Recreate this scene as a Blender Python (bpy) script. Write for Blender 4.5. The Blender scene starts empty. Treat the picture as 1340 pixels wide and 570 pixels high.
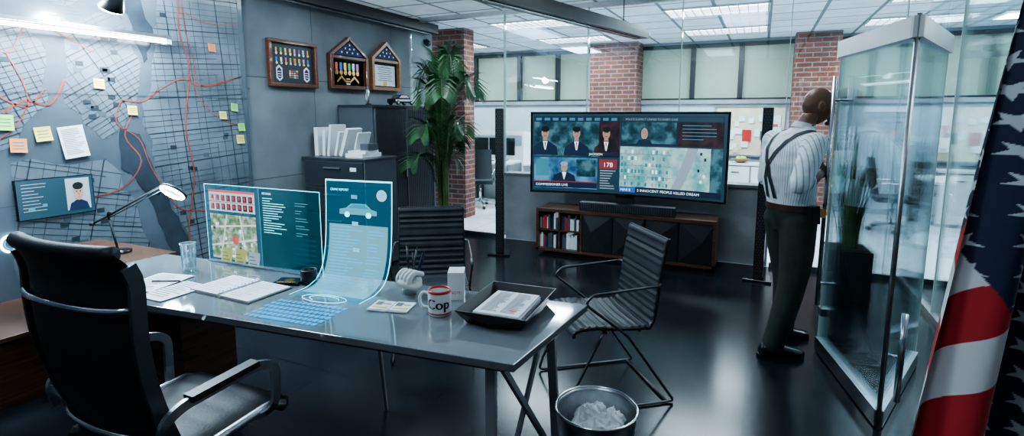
import bpy, math, random
from mathutils import Vector, Matrix, noise
from mathutils.bvhtree import BVHTree
random.seed(7)
V=Vector
SC=bpy.context.scene
pi=math.pi
# ------------------------------------------------------------------ materials
def base(name):
    m=bpy.data.materials.new(name); m.use_nodes=True
    return m,m.node_tree,m.node_tree.nodes['Principled BSDF']
def pm(name,col,rough=.5,metal=0,var=.12,scale=6,bump=0,bscale=40,emit=None,es=0,coat=0,stretch=None,spec=.5):
    m,nt,p=base(name); N=nt.nodes; L=nt.links
    tc=N.new('ShaderNodeTexCoord'); src=tc.outputs['Object']
    if stretch:
        mp=N.new('ShaderNodeMapping'); mp.inputs['Scale'].default_value=stretch; L.new(src,mp.inputs[0]); src=mp.outputs[0]
    n=N.new('ShaderNodeTexNoise'); n.inputs['Scale'].default_value=scale; n.inputs['Detail'].default_value=6; L.new(src,n.inputs['Vector'])
    r=N.new('ShaderNodeValToRGB'); L.new(n.outputs['Fac'],r.inputs[0])
    r.color_ramp.elements[0].position=.3; r.color_ramp.elements[1].position=.7
    r.color_ramp.elements[0].color=(*[c*(1-var) for c in col],1); r.color_ramp.elements[1].color=(*[min(1,c*(1+var)) for c in col],1)
    L.new(r.outputs[0],p.inputs['Base Color'])
    p.inputs['Roughness'].default_value=rough; p.inputs['Metallic'].default_value=metal; p.inputs['Specular IOR Level'].default_value=spec
    if coat: p.inputs['Coat Weight'].default_value=coat
    if es:
        p.inputs['Emission Color'].default_value=(*(emit or col),1); p.inputs['Emission Strength'].default_value=es
    if bump:
        n2=N.new('ShaderNodeTexNoise'); n2.inputs['Scale'].default_value=bscale; n2.inputs['Detail'].default_value=5; L.new(src,n2.inputs['Vector'])
        b=N.new('ShaderNodeBump'); b.inputs['Strength'].default_value=bump; b.inputs['Distance'].default_value=.01
        L.new(n2.outputs['Fac'],b.inputs['Height']); L.new(b.outputs[0],p.inputs['Normal'])
    return m
def em(name,col,s=1.0): return pm(name,col,rough=.4,emit=col,es=s,var=.04)
def emn(name,c1,c2,sc,s=.6,c3=None):
    m,nt,p=base(name); N=nt.nodes; L=nt.links
    tc=N.new('ShaderNodeTexCoord'); n=N.new('ShaderNodeTexNoise'); n.inputs['Scale'].default_value=sc; n.inputs['Detail'].default_value=8; L.new(tc.outputs['Object'],n.inputs['Vector'])
    r=N.new('ShaderNodeValToRGB'); L.new(n.outputs['Fac'],r.inputs[0]); e=r.color_ramp.elements; e[0].position=.38; e[1].position=.62; e[0].color=(*c1,1); e[1].color=(*c2,1)
    if c3: q=e.new(.5); q.color=(*c3,1)
    L.new(r.outputs[0],p.inputs['Emission Color']); p.inputs['Emission Strength'].default_value=s; p.inputs['Base Color'].default_value=(.01,.01,.01,1); p.inputs['Roughness'].default_value=.25
    return m
def glass(name,tint=(.93,.97,.98),refl=.06,rough=0.0):
    m=bpy.data.materials.new(name); m.use_nodes=True; nt=m.node_tree; N=nt.nodes; L=nt.links; N.clear()
    o=N.new('ShaderNodeOutputMaterial'); t=N.new('ShaderNodeBsdfTransparent'); t.inputs[0].default_value=(*tint,1)
    g=N.new('ShaderNodeBsdfGlossy'); g.inputs['Roughness'].default_value=rough; g.inputs[0].default_value=(.9,.97,1,1)
    lw=N.new('ShaderNodeLayerWeight'); lw.inputs[0].default_value=.25
    ma=N.new('ShaderNodeMath'); ma.operation='MULTIPLY_ADD'; ma.inputs[1].default_value=.6; ma.inputs[2].default_value=refl; L.new(lw.outputs['Fresnel'],ma.inputs[0])
    mx=N.new('ShaderNodeMixShader'); L.new(ma.outputs[0],mx.inputs[0]); L.new(t.outputs[0],mx.inputs[1]); L.new(g.outputs[0],mx.inputs[2]); L.new(mx.outputs[0],o.inputs[0])
    return m
def holo(name,col,s,fac,tint=(.8,.95,1)):
    m=bpy.data.materials.new(name); m.use_nodes=True; nt=m.node_tree; N=nt.nodes; L=nt.links; N.clear()
    o=N.new('ShaderNodeOutputMaterial'); t=N.new('ShaderNodeBsdfTransparent'); t.inputs[0].default_value=(*tint,1)
    e=N.new('ShaderNodeEmission'); e.inputs[0].default_value=(*col,1); e.inputs[1].default_value=s
    mx=N.new('ShaderNodeMixShader'); mx.inputs[0].default_value=fac; L.new(t.outputs[0],mx.inputs[1]); L.new(e.outputs[0],mx.inputs[2]); L.new(mx.outputs[0],o.inputs[0])
    return m
def brickmat(name,c1,c2,mort,bw,rh,ms,rough=.8,offset=.5,wall=True,bump=.4,noise_amt=.35,es=0,nscale=3.5,spec=.5):
    m,nt,p=base(name); N=nt.nodes; L=nt.links
    tc=N.new('ShaderNodeTexCoord'); sp=N.new('ShaderNodeSeparateXYZ'); L.new(tc.outputs['Object'],sp.inputs[0]); cb=N.new('ShaderNodeCombineXYZ')
    if wall:
        ad=N.new('ShaderNodeMath'); L.new(sp.outputs[0],ad.inputs[0]); L.new(sp.outputs[1],ad.inputs[1]); L.new(ad.outputs[0],cb.inputs[0]); L.new(sp.outputs[2],cb.inputs[1])
    else:
        L.new(sp.outputs[0],cb.inputs[0]); L.new(sp.outputs[1],cb.inputs[1])
    b=N.new('ShaderNodeTexBrick'); b.offset=offset; L.new(cb.outputs[0],b.inputs['Vector'])
    b.inputs['Scale'].default_value=1; b.inputs['Brick Width'].default_value=bw; b.inputs['Row Height'].default_value=rh; b.inputs['Mortar Size'].default_value=ms
    b.inputs['Color1'].default_value=(*c1,1); b.inputs['Color2'].default_value=(*c2,1); b.inputs['Mortar'].default_value=(*mort,1); b.inputs['Mortar Smooth'].default_value=.1
    n=N.new('ShaderNodeTexNoise'); n.inputs['Scale'].default_value=nscale; n.inputs['Detail'].default_value=8; L.new(tc.outputs['Object'],n.inputs['Vector'])
    mr=N.new('ShaderNodeMapRange'); mr.inputs[1].default_value=.3; mr.inputs[2].default_value=.7; mr.inputs[3].default_value=1-noise_amt; mr.inputs[4].default_value=1+noise_amt*.5; L.new(n.outputs['Fac'],mr.inputs[0])
    mx=N.new('ShaderNodeMix'); mx.data_type='RGBA'; mx.blend_type='MULTIPLY'; mx.inputs[0].default_value=1; L.new(b.outputs['Color'],mx.inputs[6]); L.new(mr.outputs[0],mx.inputs[7])
    L.new(mx.outputs[2],p.inputs['Base Color']); p.inputs['Roughness'].default_value=rough; p.inputs['Specular IOR Level'].default_value=spec
    if es: L.new(mx.outputs[2],p.inputs['Emission Color']); p.inputs['Emission Strength'].default_value=es
    bu=N.new('ShaderNodeBump'); bu.inputs['Strength'].default_value=bump; bu.inputs['Distance'].default_value=.006; bu.invert=True; L.new(b.outputs['Fac'],bu.inputs['Height']); L.new(bu.outputs[0],p.inputs['Normal'])
    return m
M={}
M['floor']=brickmat('dark_slate_tile',(.009,.012,.016),(.013,.016,.021),(.003,.004,.005),.8,.8,.005,rough=.20,offset=0,wall=False,bump=.2,noise_amt=.35,spec=.28)
M['floor2']=brickmat('pale_terrazzo',(.62,.66,.68),(.66,.69,.72),(.46,.48,.5),1.2,1.2,.008,rough=.22,offset=0,wall=False,bump=.1,noise_amt=.1)
M['ceil']=brickmat('ceiling_tile_added_glow',(.58,.69,.78),(.47,.57,.66),(.14,.18,.22),.6,.6,.022,rough=.8,offset=0,wall=False,bump=.5,noise_amt=.15,es=.34)  # bluish emission added to brighten the ceiling; the tiles are no lamps
M['brick']=brickmat('red_brick',(.19,.055,.034),(.115,.038,.028),(.19,.18,.175),.22,.075,.009,rough=.85)
M['conc']=brickmat('board_concrete',(.165,.185,.205),(.145,.164,.185),(.075,.08,.085),1.35,.98,.005,rough=.75,offset=0,bump=.5,noise_amt=.35,nscale=1.8)
M['concl']=pm('light_concrete',(.25,.27,.285),.8,var=.2,scale=3,bump=.2)
M['wallw']=pm('pale_wall_paint',(.44,.52,.57),.7,var=.05)
M['green']=pm('frosted_green_glazing',(.27,.34,.27),.3,var=.12,scale=.8,emit=(.52,.66,.56),es=.12)
M['blk']=pm('black_plastic',(.012,.013,.015),.4,var=.2)
M['blkg']=pm('black_gloss',(.010,.011,.013),.15,var=.2)
M['leather']=pm('black_leather',(.009,.010,.012),.50,var=.3,scale=9,bump=.08,bscale=90,spec=.35)
M['shell']=pm('charcoal_leather',(.030,.035,.040),.45,var=.2,scale=9,bump=.08,bscale=100,spec=.4)
M['chrome']=pm('polished_chrome',(.62,.65,.68),.16,1,var=.05)
M['alu']=pm('brushed_aluminium',(.50,.53,.56),.32,1,var=.1,scale=30)
M['leg']=pm('silver_painted_leg',(.30,.33,.36),.35,.3,var=.06)
M['steel']=pm('dark_steel',(.10,.11,.12),.35,.8,var=.2)
M['desk']=pm('grey_lacquer',(.15,.17,.19),.07,var=.08,scale=3,coat=.6)
M['deske']=pm('desk_edge_grey',(.08,.09,.10),.35,var=.1)
M['wood']=pm('dark_walnut',(.07,.030,.017),.35,var=.6,scale=3,stretch=(1.2,1.2,22),coat=.2)
M['wood2']=pm('frame_mahogany',(.10,.028,.014),.3,var=.4,scale=8,stretch=(3,3,14),coat=.3)
M['oak']=pm('frame_oak',(.26,.115,.05),.35,var=.35,scale=8,stretch=(3,3,14))
M['cab']=pm('cabinet_grey_blue',(.07,.083,.097),.4,var=.1)
M['cabd']=pm('cabinet_dark',(.022,.027,.034),.38,var=.15)
M['white']=pm('white_plastic',(.70,.73,.75),.35,var=.03)
M['paper']=pm('white_paper',(.70,.74,.76),.8,var=.04)
M['pap2']=pm('cream_paper',(.62,.55,.42),.8,var=.08)
M['ink']=pm('grey_ink',(.16,.17,.2),.8,var=.1)
M['red']=pm('red_enamel',(.45,.03,.025),.35,var=.1)
M['blue']=pm('navy_cloth',(.012,.022,.07),.8,var=.2)
M['gold']=pm('brass_gold',(.75,.48,.14),.25,1,var=.1)
M['yel']=pm('sticky_yellow',(.72,.60,.16),.8,var=.05)
M['ora']=pm('sticky_orange',(.80,.26,.08),.8,var=.05)
M['grn']=pm('sticky_green',(.25,.62,.12),.8,var=.05)
M['leaf']=pm('palm_leaf',(.026,.080,.028),.45,var=.5,scale=12)
M['leaf2']=pm('grass_leaf',(.10,.17,.06),.5,var=.4,scale=12)
M['soil']=pm('soil',(.03,.02,.015),.9,var=.4,scale=60,bump=.8)
M['glass']=glass('clear_glass')
M['glass2']=glass('door_glass',(.90,.96,.98),.12)
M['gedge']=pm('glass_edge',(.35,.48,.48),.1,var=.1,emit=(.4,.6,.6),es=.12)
M['lamp']=em('luminaire_diffuser',(.86,.94,1),9)
M['tube']=em('fluorescent_tube',(.80,.93,1),26)
M['spot']=em('spotlight_lens',(.85,.95,1),70)
M['lampr']=em('led_ring',(.55,.9,1),18)
M['mapb']=pm('map_panel',(.080,.10,.122),.20,var=.3,scale=1.5,coat=.4)
M['mapd']=pm('map_district',(.120,.148,.175),.26,var=.3,scale=2.5,coat=.3)
M['mapw']=pm('map_water',(.035,.045,.06),.22,var=.2,coat=.3)
M['mapl']=pm('map_street_ink',(.024,.031,.042),.4,var=.1)
M['mapr']=pm('map_route_red',(.27,.062,.045),.4,var=.3)
M['scrd']=em('screen_dark',(.02,.05,.07),.5)
M['scrt']=em('screen_teal',(.05,.22,.28),.6)
M['scrl']=emn('screen_aerial',(.12,.42,.46),(.52,.80,.82),7,.95,(.30,.62,.66))
M['crowd']=emn('screen_crowd',(.015,.05,.07),(.12,.30,.38),9,.7,(.04,.13,.18))
M['crowdr']=emn('screen_crowd_red',(.020,.012,.020),(.10,.04,.055),9,.55,(.05,.02,.035))
M['studio']=emn('screen_studio',(.02,.09,.24),(.15,.45,.70),6,.8)
M['scrw']=em('screen_white',(.85,.93,.95),.9)
M['scrr']=em('screen_red',(.28,.04,.05),.5)
M['scrb']=em('screen_blue',(.03,.12,.40),.8)
M['scrn']=em('screen_navy',(.01,.02,.05),.5)
M['skinE']=em('screen_face',(.42,.24,.19),.55)
M['greyE']=em('screen_grey',(.30,.36,.40),.6)
M['h1']=holo('hologram_base',(.05,.55,.95),1.4,.10,(.80,.95,1.0))
M['h2']=holo('hologram_bright',(.25,.80,1.0),1.3,.45)
M['h3']=holo('hologram_line',(.25,.85,1.0),3.2,.85)
M['h4']=holo('hologram_page',(.35,.84,1.0),1.8,.30,(.75,.95,1))
M['h5']=holo('hologram_dark',(.02,.35,.50),.8,.14,(.50,.76,.84))
M['hr']=holo('hologram_red',(.85,.10,.12),1.0,.85)
M['hg']=emn('hologram_aerial',(.10,.28,.12),(.62,.75,.70),26,.9,(.30,.42,.30))
M['hk']=holo('hologram_keyboard',(.02,.45,1.0),2.0,.55)
M['hw']=holo('hologram_white',(.85,.93,.95),1.1,.75)
# ------------------------------------------------------------------ builder
def frames(pts,closed=False):
    n=len(pts); T=[]
    for i in range(n):
        if closed: a=pts[(i-1)%n]; b=pts[(i+1)%n]
        else: a=pts[max(0,i-1)]; b=pts[min(n-1,i+1)]
        t=(b-a); T.append(t.normalized() if t.length>1e-9 else V((0,0,1)))
    u=T[0].orthogonal().normalized(); U=[u]
    for i in range(1,n):
        u=U[-1]-T[i]*U[-1].dot(T[i]); 
        if u.length<1e-6: u=T[i].orthogonal()
        U.append(u.normalized())
    return T,U
def cr(pts,n=6,closed=False):
    P=[V(p) for p in pts]; out=[]; k=len(P)
    rng=range(k) if closed else range(k-1)
    for i in rng:
        p0=P[(i-1)%k] if (closed or i>0) else P[0]; p1=P[i]; p2=P[(i+1)%k]; p3=P[(i+2)%k] if (closed or i+2<k) else P[-1]
        for j in range(n):
            t=j/n; out.append(.5*((2*p1)+(p2-p0)*t+(2*p0-5*p1+4*p2-p3)*t*t+(3*p1-p0-3*p2+p3)*t**3))
    if not closed: out.append(P[-1])
    return out
def rnd(pts,r=.03,n=4):
    P=[V(p) for p in pts]; out=[P[0]]
    for i in range(1,len(P)-1):
        a=(P[i-1]-P[i]); b=(P[i+1]-P[i]); rr=min(r,a.length*.45,b.length*.45); a.normalize(); b.normalize()
        s=P[i]+a*rr; e=P[i]+b*rr
        for j in range(n+1):
            t=j/n; out.append((1-t)**2*s+2*t*(1-t)*P[i]+t*t*e)
    out.append(P[-1]); return out
class B:
    def __init__(s): s.v=[];s.f=[];s.mi=[];s.sm=[];s.mats=[];s.M=Matrix()
    def add(s,vs,fs,m,smooth=False):
        if isinstance(m,str): m=M[m]
        if m not in s.mats: s.mats.append(m)
        k=s.mats.index(m); o=len(s.v)
        s.v+=[s.M@V(p) for p in vs]
        for f in fs: s.f.append([i+o for i in f]); s.mi.append(k); s.sm.append(smooth)
    def box(s,c,d,m,R=None):
        c=V(c); vs=[]
        for x in(-.5,.5):
            for y in(-.5,.5):
                for z in(-.5,.5):
                    p=V((x*d[0],y*d[1],z*d[2])); vs.append(c+(R@p if R else p))
        s.add(vs,[(0,1,3,2),(4,6,7,5),(0,4,5,1),(2,3,7,6),(0,2,6,4),(1,5,7,3)],m)
    def bb(s,a,b,m): s.box([(a[i]+b[i])/2 for i in range(3)],[abs(b[i]-a[i]) for i in range(3)],m)
    def prism(s,poly,h,m,f=None):
        n=len(poly); f=f or (lambda x,y,z:(x,y,z))
        vs=[f(x,y,0) for x,y in poly]+[f(x,y,h) for x,y in poly]
        s.add(vs,[list(range(n))[::-1],list(range(n,2*n))]+[(i,(i+1)%n,n+(i+1)%n,n+i) for i in range(n)],m)
    def tube(s,pts,r,m,seg=10,closed=False,cap=True):
        pts=[V(p) for p in pts]; T,U=frames(pts,closed); n=len(pts); vs=[]
        for i in range(n):
            rr=r[i] if isinstance(r,(list,tuple)) else r; w=T[i].cross(U[i])
            for k in range(seg):
                a=2*pi*k/seg; vs.append(pts[i]+U[i]*math.cos(a)*rr+w*math.sin(a)*rr)
        fs=[]
        for i in range(n if closed else n-1):
            j=(i+1)%n
            for k in range(seg): fs.append((i*seg+k,i*seg+(k+1)%seg,j*seg+(k+1)%seg,j*seg+k))
        if cap and not closed: fs+= [list(range(seg))[::-1],[(n-1)*seg+k for k in range(seg)]]
        s.add(vs,fs,m,True)
    def bar(s,pts,w,h,m,up=(0,0,1)):
        pts=[V(p) for p in pts]; n=len(pts); vs=[]; up=V(up)
        for i in range(n):
            t=(pts[min(n-1,i+1)]-pts[max(0,i-1)]).normalized(); sd=t.cross(up).normalized(); u2=sd.cross(t)
            for a,b in((-1,-1),(1,-1),(1,1),(-1,1)): vs.append(pts[i]+sd*a*w/2+u2*b*h/2)
        fs=[(i*4+k,i*4+(k+1)%4,i*4+4+(k+1)%4,i*4+4+k) for i in range(n-1) for k in range(4)]+[(3,2,1,0),tuple((n-1)*4+k for k in range(4))]
        s.add(vs,fs,m)
    def loft(s,rings,m,seg=20,smooth=True):
        vs=[];n=len(rings)
        for c,a,b in rings:
            c=V(c);a=V(a);b=V(b)
            for k in range(seg):
                t=2*pi*k/seg; vs.append(c+a*math.cos(t)+b*math.sin(t))
        fs=[(i*seg+k,i*seg+(k+1)%seg,(i+1)*seg+(k+1)%seg,(i+1)*seg+k) for i in range(n-1) for k in range(seg)]
        fs+=[list(range(seg))[::-1],[(n-1)*seg+k for k in range(seg)]]
        s.add(vs,fs,m,smooth)
    def lathe(s,prof,m,seg=28,c=(0,0,0),smooth=True):
        vs=[]; c=V(c); n=len(prof)
        for r,z in prof:
            for k in range(seg): a=2*pi*k/seg; vs.append(c+V((r*math.cos(a),r*math.sin(a),z)))
        s.add(vs,[(i*seg+k,i*seg+(k+1)%seg,(i+1)*seg+(k+1)%seg,(i+1)*seg+k) for i in range(n-1) for k in range(seg)],m,smooth)
    def ball(s,c,r,m,su=16,sv=10,fn=None):
        if not hasattr(r,'__len__'): r=(r,r,r)
        vs=[];c=V(c)
        for j in range(sv+1):
            ph=pi*j/sv
            for i in range(su):
                th=2*pi*i/su; p=V((math.sin(ph)*math.cos(th),math.sin(ph)*math.sin(th),math.cos(ph)))
                p=fn(p) if fn else p
                vs.append(c+V((p[0]*r[0],p[1]*r[1],p[2]*r[2])))
        s.add(vs,[(j*su+i,(j+1)*su+i,(j+1)*su+(i+1)%su,j*su+(i+1)%su) for j in range(sv) for i in range(su)],m,True)
    def grid(s,fn,nu,nv,m,smooth=True):
        vs=[fn(i/nu,j/nv) for j in range(nv+1) for i in range(nu+1)]
        s.add(vs,[(j*(nu+1)+i,j*(nu+1)+i+1,(j+1)*(nu+1)+i+1,(j+1)*(nu+1)+i) for j in range(nv) for i in range(nu)],m,smooth)
    def rect(s,fn,u0,v0,u1,v1,m,o=1,nu=1,nv=1):
        s.grid(lambda a,b:fn(u0+(u1-u0)*a,v0+(v1-v0)*b,o),nu,nv,m,False)
    def ell(s,fn,u,v,ru,rv,m,o=2,n=16):
        s.add([fn(u+ru*math.cos(2*pi*i/n),v+rv*math.sin(2*pi*i/n),o) for i in range(n)],[list(range(n))],m)
    def poly(s,fn,pts,m,o=2): s.add([fn(u,v,o) for u,v in pts],[list(range(len(pts)))],m)
    def text(s,fn,body,u,v,size,m,o=3,sx=1,align='LEFT'):
        vs,fs=textgeo(body,align)
        s.add([fn(u+x*size*sx,v+y*size,o) for x,y in vs],fs,m)
    def done(s,name,loc=(0,0,0),rz=0,bevel=0,parent=None):
        me=bpy.data.meshes.new(name); me.from_pydata([tuple(p) for p in s.v],[],s.f)
        for m in s.mats: me.materials.append(m)
        me.polygons.foreach_set('material_index',s.mi); me.polygons.foreach_set('use_smooth',s.sm); me.update()
        ob=bpy.data.objects.new(name,me); SC.collection.objects.link(ob)
        ob.location=loc; ob.rotation_euler=(0,0,rz)
        if parent: ob.parent=parent
        if bevel:
            bv=ob.modifiers.new('bevel','BEVEL'); bv.width=bevel; bv.segments=2; bv.limit_method='ANGLE'; bv.angle_limit=math.radians(50)
        return ob
_tc={}
def textgeo(body,align='LEFT'):
    k=(body,align)
    if k in _tc: return _tc[k]
    cu=bpy.data.curves.new('tmp','FONT'); cu.body=body; cu.size=1; cu.align_x=align; cu.resolution_u=3
    ob=bpy.data.objects.new('tmp',cu); SC.collection.objects.link(ob)
    dg=bpy.context.evaluated_depsgraph_get(); me=ob.evaluated_get(dg).to_mesh()
    r=([(p.co.x,p.co.y) for p in me.vertices],[list(f.vertices) for f in me.polygons])
    ob.evaluated_get(dg).to_mesh_clear(); bpy.data.objects.remove(ob); bpy.data.curves.remove(cu)
    _tc[k]=r; return r
def empty(name,loc=(0,0,0),rz=0):
    e=bpy.data.objects.new(name,None); SC.collection.objects.link(e); e.location=loc; e.rotation_euler=(0,0,rz); return e
# ------------------------------------------------------------------ camera
F=700.0; TH=math.radians(8); YAW=math.radians(25)
cam=bpy.data.cameras.new('camera'); co=bpy.data.objects.new('camera',cam); SC.collection.objects.link(co)
cam.sensor_width=36; cam.lens=F/1340*36; cam.shift_y=-(285-246)/1340; cam.clip_start=.05
co.location=(0,0,1.62); co.rotation_euler=(math.radians(90)-TH,0,YAW); SC.camera=co
try: SC.view_settings.look='AgX - Medium High Contrast'
except Exception: pass
CH=2.87
# ------------------------------------------------------------------ shell
b=B(); b.bb((-4.4,-1.6,-.1),(6.5,6.15,0),'floor'); b.done('floor')
b=B(); b.bb((-9,6.15,-.1),(9,12,0),'floor2'); b.done('floor.001')
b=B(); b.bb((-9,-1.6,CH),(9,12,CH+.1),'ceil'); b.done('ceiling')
b=B(); b.bb((-4.6,-1.6,0),(-4.4,6.70,CH),'conc')
for y in (3.58,5.0,6.3):
    for z in (.9,1.85): b.tube([(-4.402,y,z),(-4.396,y,z)],.012,'ink',8)
b.done('wall_left')
b=B(); b.bb((-4.4,-1.8,0),(6.5,-1.6,CH),'conc'); b.done('wall_back')
b=B(); b.bb((6.5,-1.6,0),(6.7,6.15,CH),'conc'); b.done('wall_right')
b=B(); b.bb((-9,10.2,0),(9,10.4,1.80),'wallw'); b.bb((-9,10.2,2.80),(9,10.4,CH),'wallw'); b.bb((-9,10.14,1.78),(9,10.2,1.85),'concl'); b.done('wall_far')
b=B(); b.bb((-9.2,6.15,0),(-9,12,CH),'wallw'); b.done('wall_corridor')
b=B(); b.bb((9,6.15,0),(9.2,12,CH),'wallw'); b.done('wall_corridor.001')
b=B(); b.bb((-9,10.25,1.85),(9,10.3,2.80),'green')
for x in (-6.6,-5.6,-4.58,-3.75,-1.19,-.4,1.9,2.9,3.9,4.9,6.5,8): b.bb((x-.04,10.15,1.85),(x+.04,10.26,2.80),'blk')
b.bb((-9,10.15,2.76),(9,10.26,2.82),'blk'); b.bb((-9,10.15,1.83),(9,10.26,1.88),'blk')
b.done('window_1')
for i,(x0,x1,y0,y1) in enumerate([(-4.72,-4.10,7.1,7.4),(-2.94,-2.08,9.7,10.2),(.39,1.02,9.7,10.2),(5.2,6,9.7,10.2)]):
    b=B(); b.bb((x0,y0,0),(x1,y1,CH),'brick'); b.done('brick_pillar')
b=B(); b.bb((-2.97,6.17,0),(.12,6.36,.83),'concl'); b.bb((-2.99,6.15,.83),(.14,6.38,.86),'conc'); b.done('low_concrete_wall')
b=B()
xs=[-4.38,-2.98,-1.9,-.85,.2,1.15,2.3,3.5,4.9,6.4]
for a,c in zip(xs,xs[1:]):
    z0=.87 if -2.99<a<.1 else .04
    b.bb((a+.006,6.20 if z0>.5 else 6.155,z0),(c-.006,6.212 if z0>.5 else 6.167,CH-.04),'glass')
    b.bb((c-.004,6.155,z0),(c+.004,6.21,CH-.04),'gedge')
b.bb((-4.4,6.14,CH-.05),(6.5,6.22,CH),'alu'); b.bb((-4.4,6.14,0),(-2.99,6.18,.05),'alu'); b.bb((.14,6.14,0),(6.5,6.18,.05),'alu')
b.done('glass_partition')
b=B(); b.bb((1.30,4.1,.04),(1.312,6.13,CH-.04),'glass'); b.bb((1.285,4.1,0),(1.327,6.13,.05),'alu'); b.bb((1.285,4.1,CH-.05),(1.327,6.13,CH),'alu')
b.bb((1.295,4.09,.04),(1.317,4.10,CH-.04),'gedge'); b.bb((1.295,5.1,.04),(1.317,5.112,CH-.04),'gedge'); b.done('glass_partition')
b=B()
for a,c in((1.9,3.2),(3.2,4.5),(4.5,6.5)):
    b.bb((a,7.4,.03),(c-.01,7.412,CH-.03),'glass'); b.bb((a-.01,7.39,.0),(a+.01,7.42,CH),'steel')
b.bb((1.9,7.38,0),(6.5,7.43,.06),'alu'); b.bb((1.9,7.38,2.2),(6.5,7.43,2.26),'alu'); b.done('meeting_room_glazing')
def beam(name,p,q,w,h):
    b=B(); p=V(p);q=V(q); b.bar([p,q],w,h,'blk'); d=(q-p).normalized()
    b.bar([p+V((0,0,h/2+.03)),q+V((0,0,h/2+.03))],w*.5,.06,'blk')
    for t in(.1,.5,.9):
        c=p.lerp(q,t); b.tube([c,(c.x,c.y,CH)],.006,'steel',6)
    b.bar([p+V((0,0,-h/2-.003))+d*.08,q+V((0,0,-h/2-.003))-d*.08],w*.25,.006,'blkg')
    b.tube([q+V((0,0,-.02)),q+V((0,0,.03))],w/2,'blk',20)
    b.done(name)
beam('pendant_light_bar',(-2.26,1.7,2.445),(-1.25,6.02,2.445),.17,.06)
b=B(); b.bb((-4.39,2.2,2.72),(-4.22,6.6,2.84),'blk'); b.bb((-4.33,2.3,2.70),(-4.28,6.5,2.72),'steel'); b.done('ceiling_cable_track')
def panel(x,y,w,l,s='lamp'):
    b=B(); b.bb((x-w/2,y-l/2,CH-.012),(x+w/2,y+l/2,CH-.006),s); 
    for a,c in(((x-w/2-.03,y-l/2-.03),(x-w/2,y+l/2+.03)),((x+w/2,y-l/2-.03),(x+w/2+.03,y+l/2+.03)),((x-w/2,y-l/2-.03),(x+w/2,y-l/2)),((x-w/2,y+l/2),(x+w/2,y+l/2+.03))): b.bb((a[0],a[1],CH-.02),(c[0],c[1],CH-.001),'alu')
    n=int(w/.1)
    for i in range(1,n): b.bb((x-w/2+i*w/n-.004,y-l/2,CH-.03),(x-w/2+i*w/n+.004,y+l/2,CH-.012),'alu')
    for j in range(1,int(l/.1)): yy=y-l/2+j*l/int(l/.1); b.bb((x-w/2,yy-.004,CH-.03),(x+w/2,yy+.004,CH-.012),'alu')
    b.done('ceiling_luminaire')
def area(name,loc,sx,sy,p,col=(.82,.92,1),rot=(0,0,0)):
    l=bpy.data.lights.new(name,'AREA'); l.shape='RECTANGLE'; l.size=sx; l.size_y=sy; l.energy=p; l.color=col
    o=bpy.data.objects.new(name,l); SC.collection.objects.link(o); o.location=loc; o.rotation_euler=rot
for x in(-5.4,-3,-.6,1.8,4.2,6.6):
    for y in(7.2,9.0):
        panel(x,y,1.14,.54); area('ceiling_lamp',(x,y,CH-.04),1.1,.5,75,(.78,.92,1))
for x,y,p in((-3.3,2.1,58),(-3.3,4.5,14),(-.3,4.5,9),(1.8,2.7,6),(-.9,.3,3),(3.9,4.5,4)):  # first one lights the desk; the weaker office lamps are added fill
    panel(x,y,.54,1.14); area('ceiling_lamp',(x,y,CH-.04),.5,1.1,p,(.62,.85,1))
# wall mounted fluorescent tube over the map
b=B(); b.tube([(-4.27,1.15,2.17),(-4.27,2.75,2.17)],.014,'tube',12)
b.bb((-4.31,1.12,2.19),(-4.23,2.78,2.215),'alu')
for y in(1.14,2.76): b.bb((-4.30,y-.02,2.15),(-4.24,y+.02,2.20),'white'); b.bb((-4.398,y-.015,2.185),(-4.25,y+.015,2.205),'alu')
b.done('wall_tube_lamp'); area('wall_washer',(-4.10,1.95,2.30),.06,1.4,130,(.70,.88,1),(0,math.radians(195),0)); area('wall_washer_down',(-4.22,1.95,2.14),.06,1.4,28,(.70,.88,1),(0,math.radians(-10),0))
# bright spotlight hung near the map
b=B(); c=V((-3.95,2.22,2.36)); b.tube([c+V((0,0,.10)),(c.x,c.y,CH)],.008,'blk',8); d=V((-.55,0,-.8)).normalized()
b.tube([c-d*.12,c-d*.02,c+d*.06],[.045,.06,.075],'blk',20); b.tube([c+d*.062,c+d*.068],.068,'spot',20); b.done('track_spotlight')
for nm,p_,e_ in(('track_spot_bulb',c+d*.11,85),):
    l=bpy.data.lights.new(nm,'POINT'); l.energy=e_; l.color=(.72,.90,1); l.shadow_soft_size=.06; lo=bpy.data.objects.new(nm,l); SC.collection.objects.link(lo); lo.location=p_
w=bpy.data.worlds.new('world'); SC.world=w; w.use_nodes=True; w.node_tree.nodes['Background'].inputs[0].default_value=(.30,.48,.62,1); w.node_tree.nodes['Background'].inputs[1].default_value=.12
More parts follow.
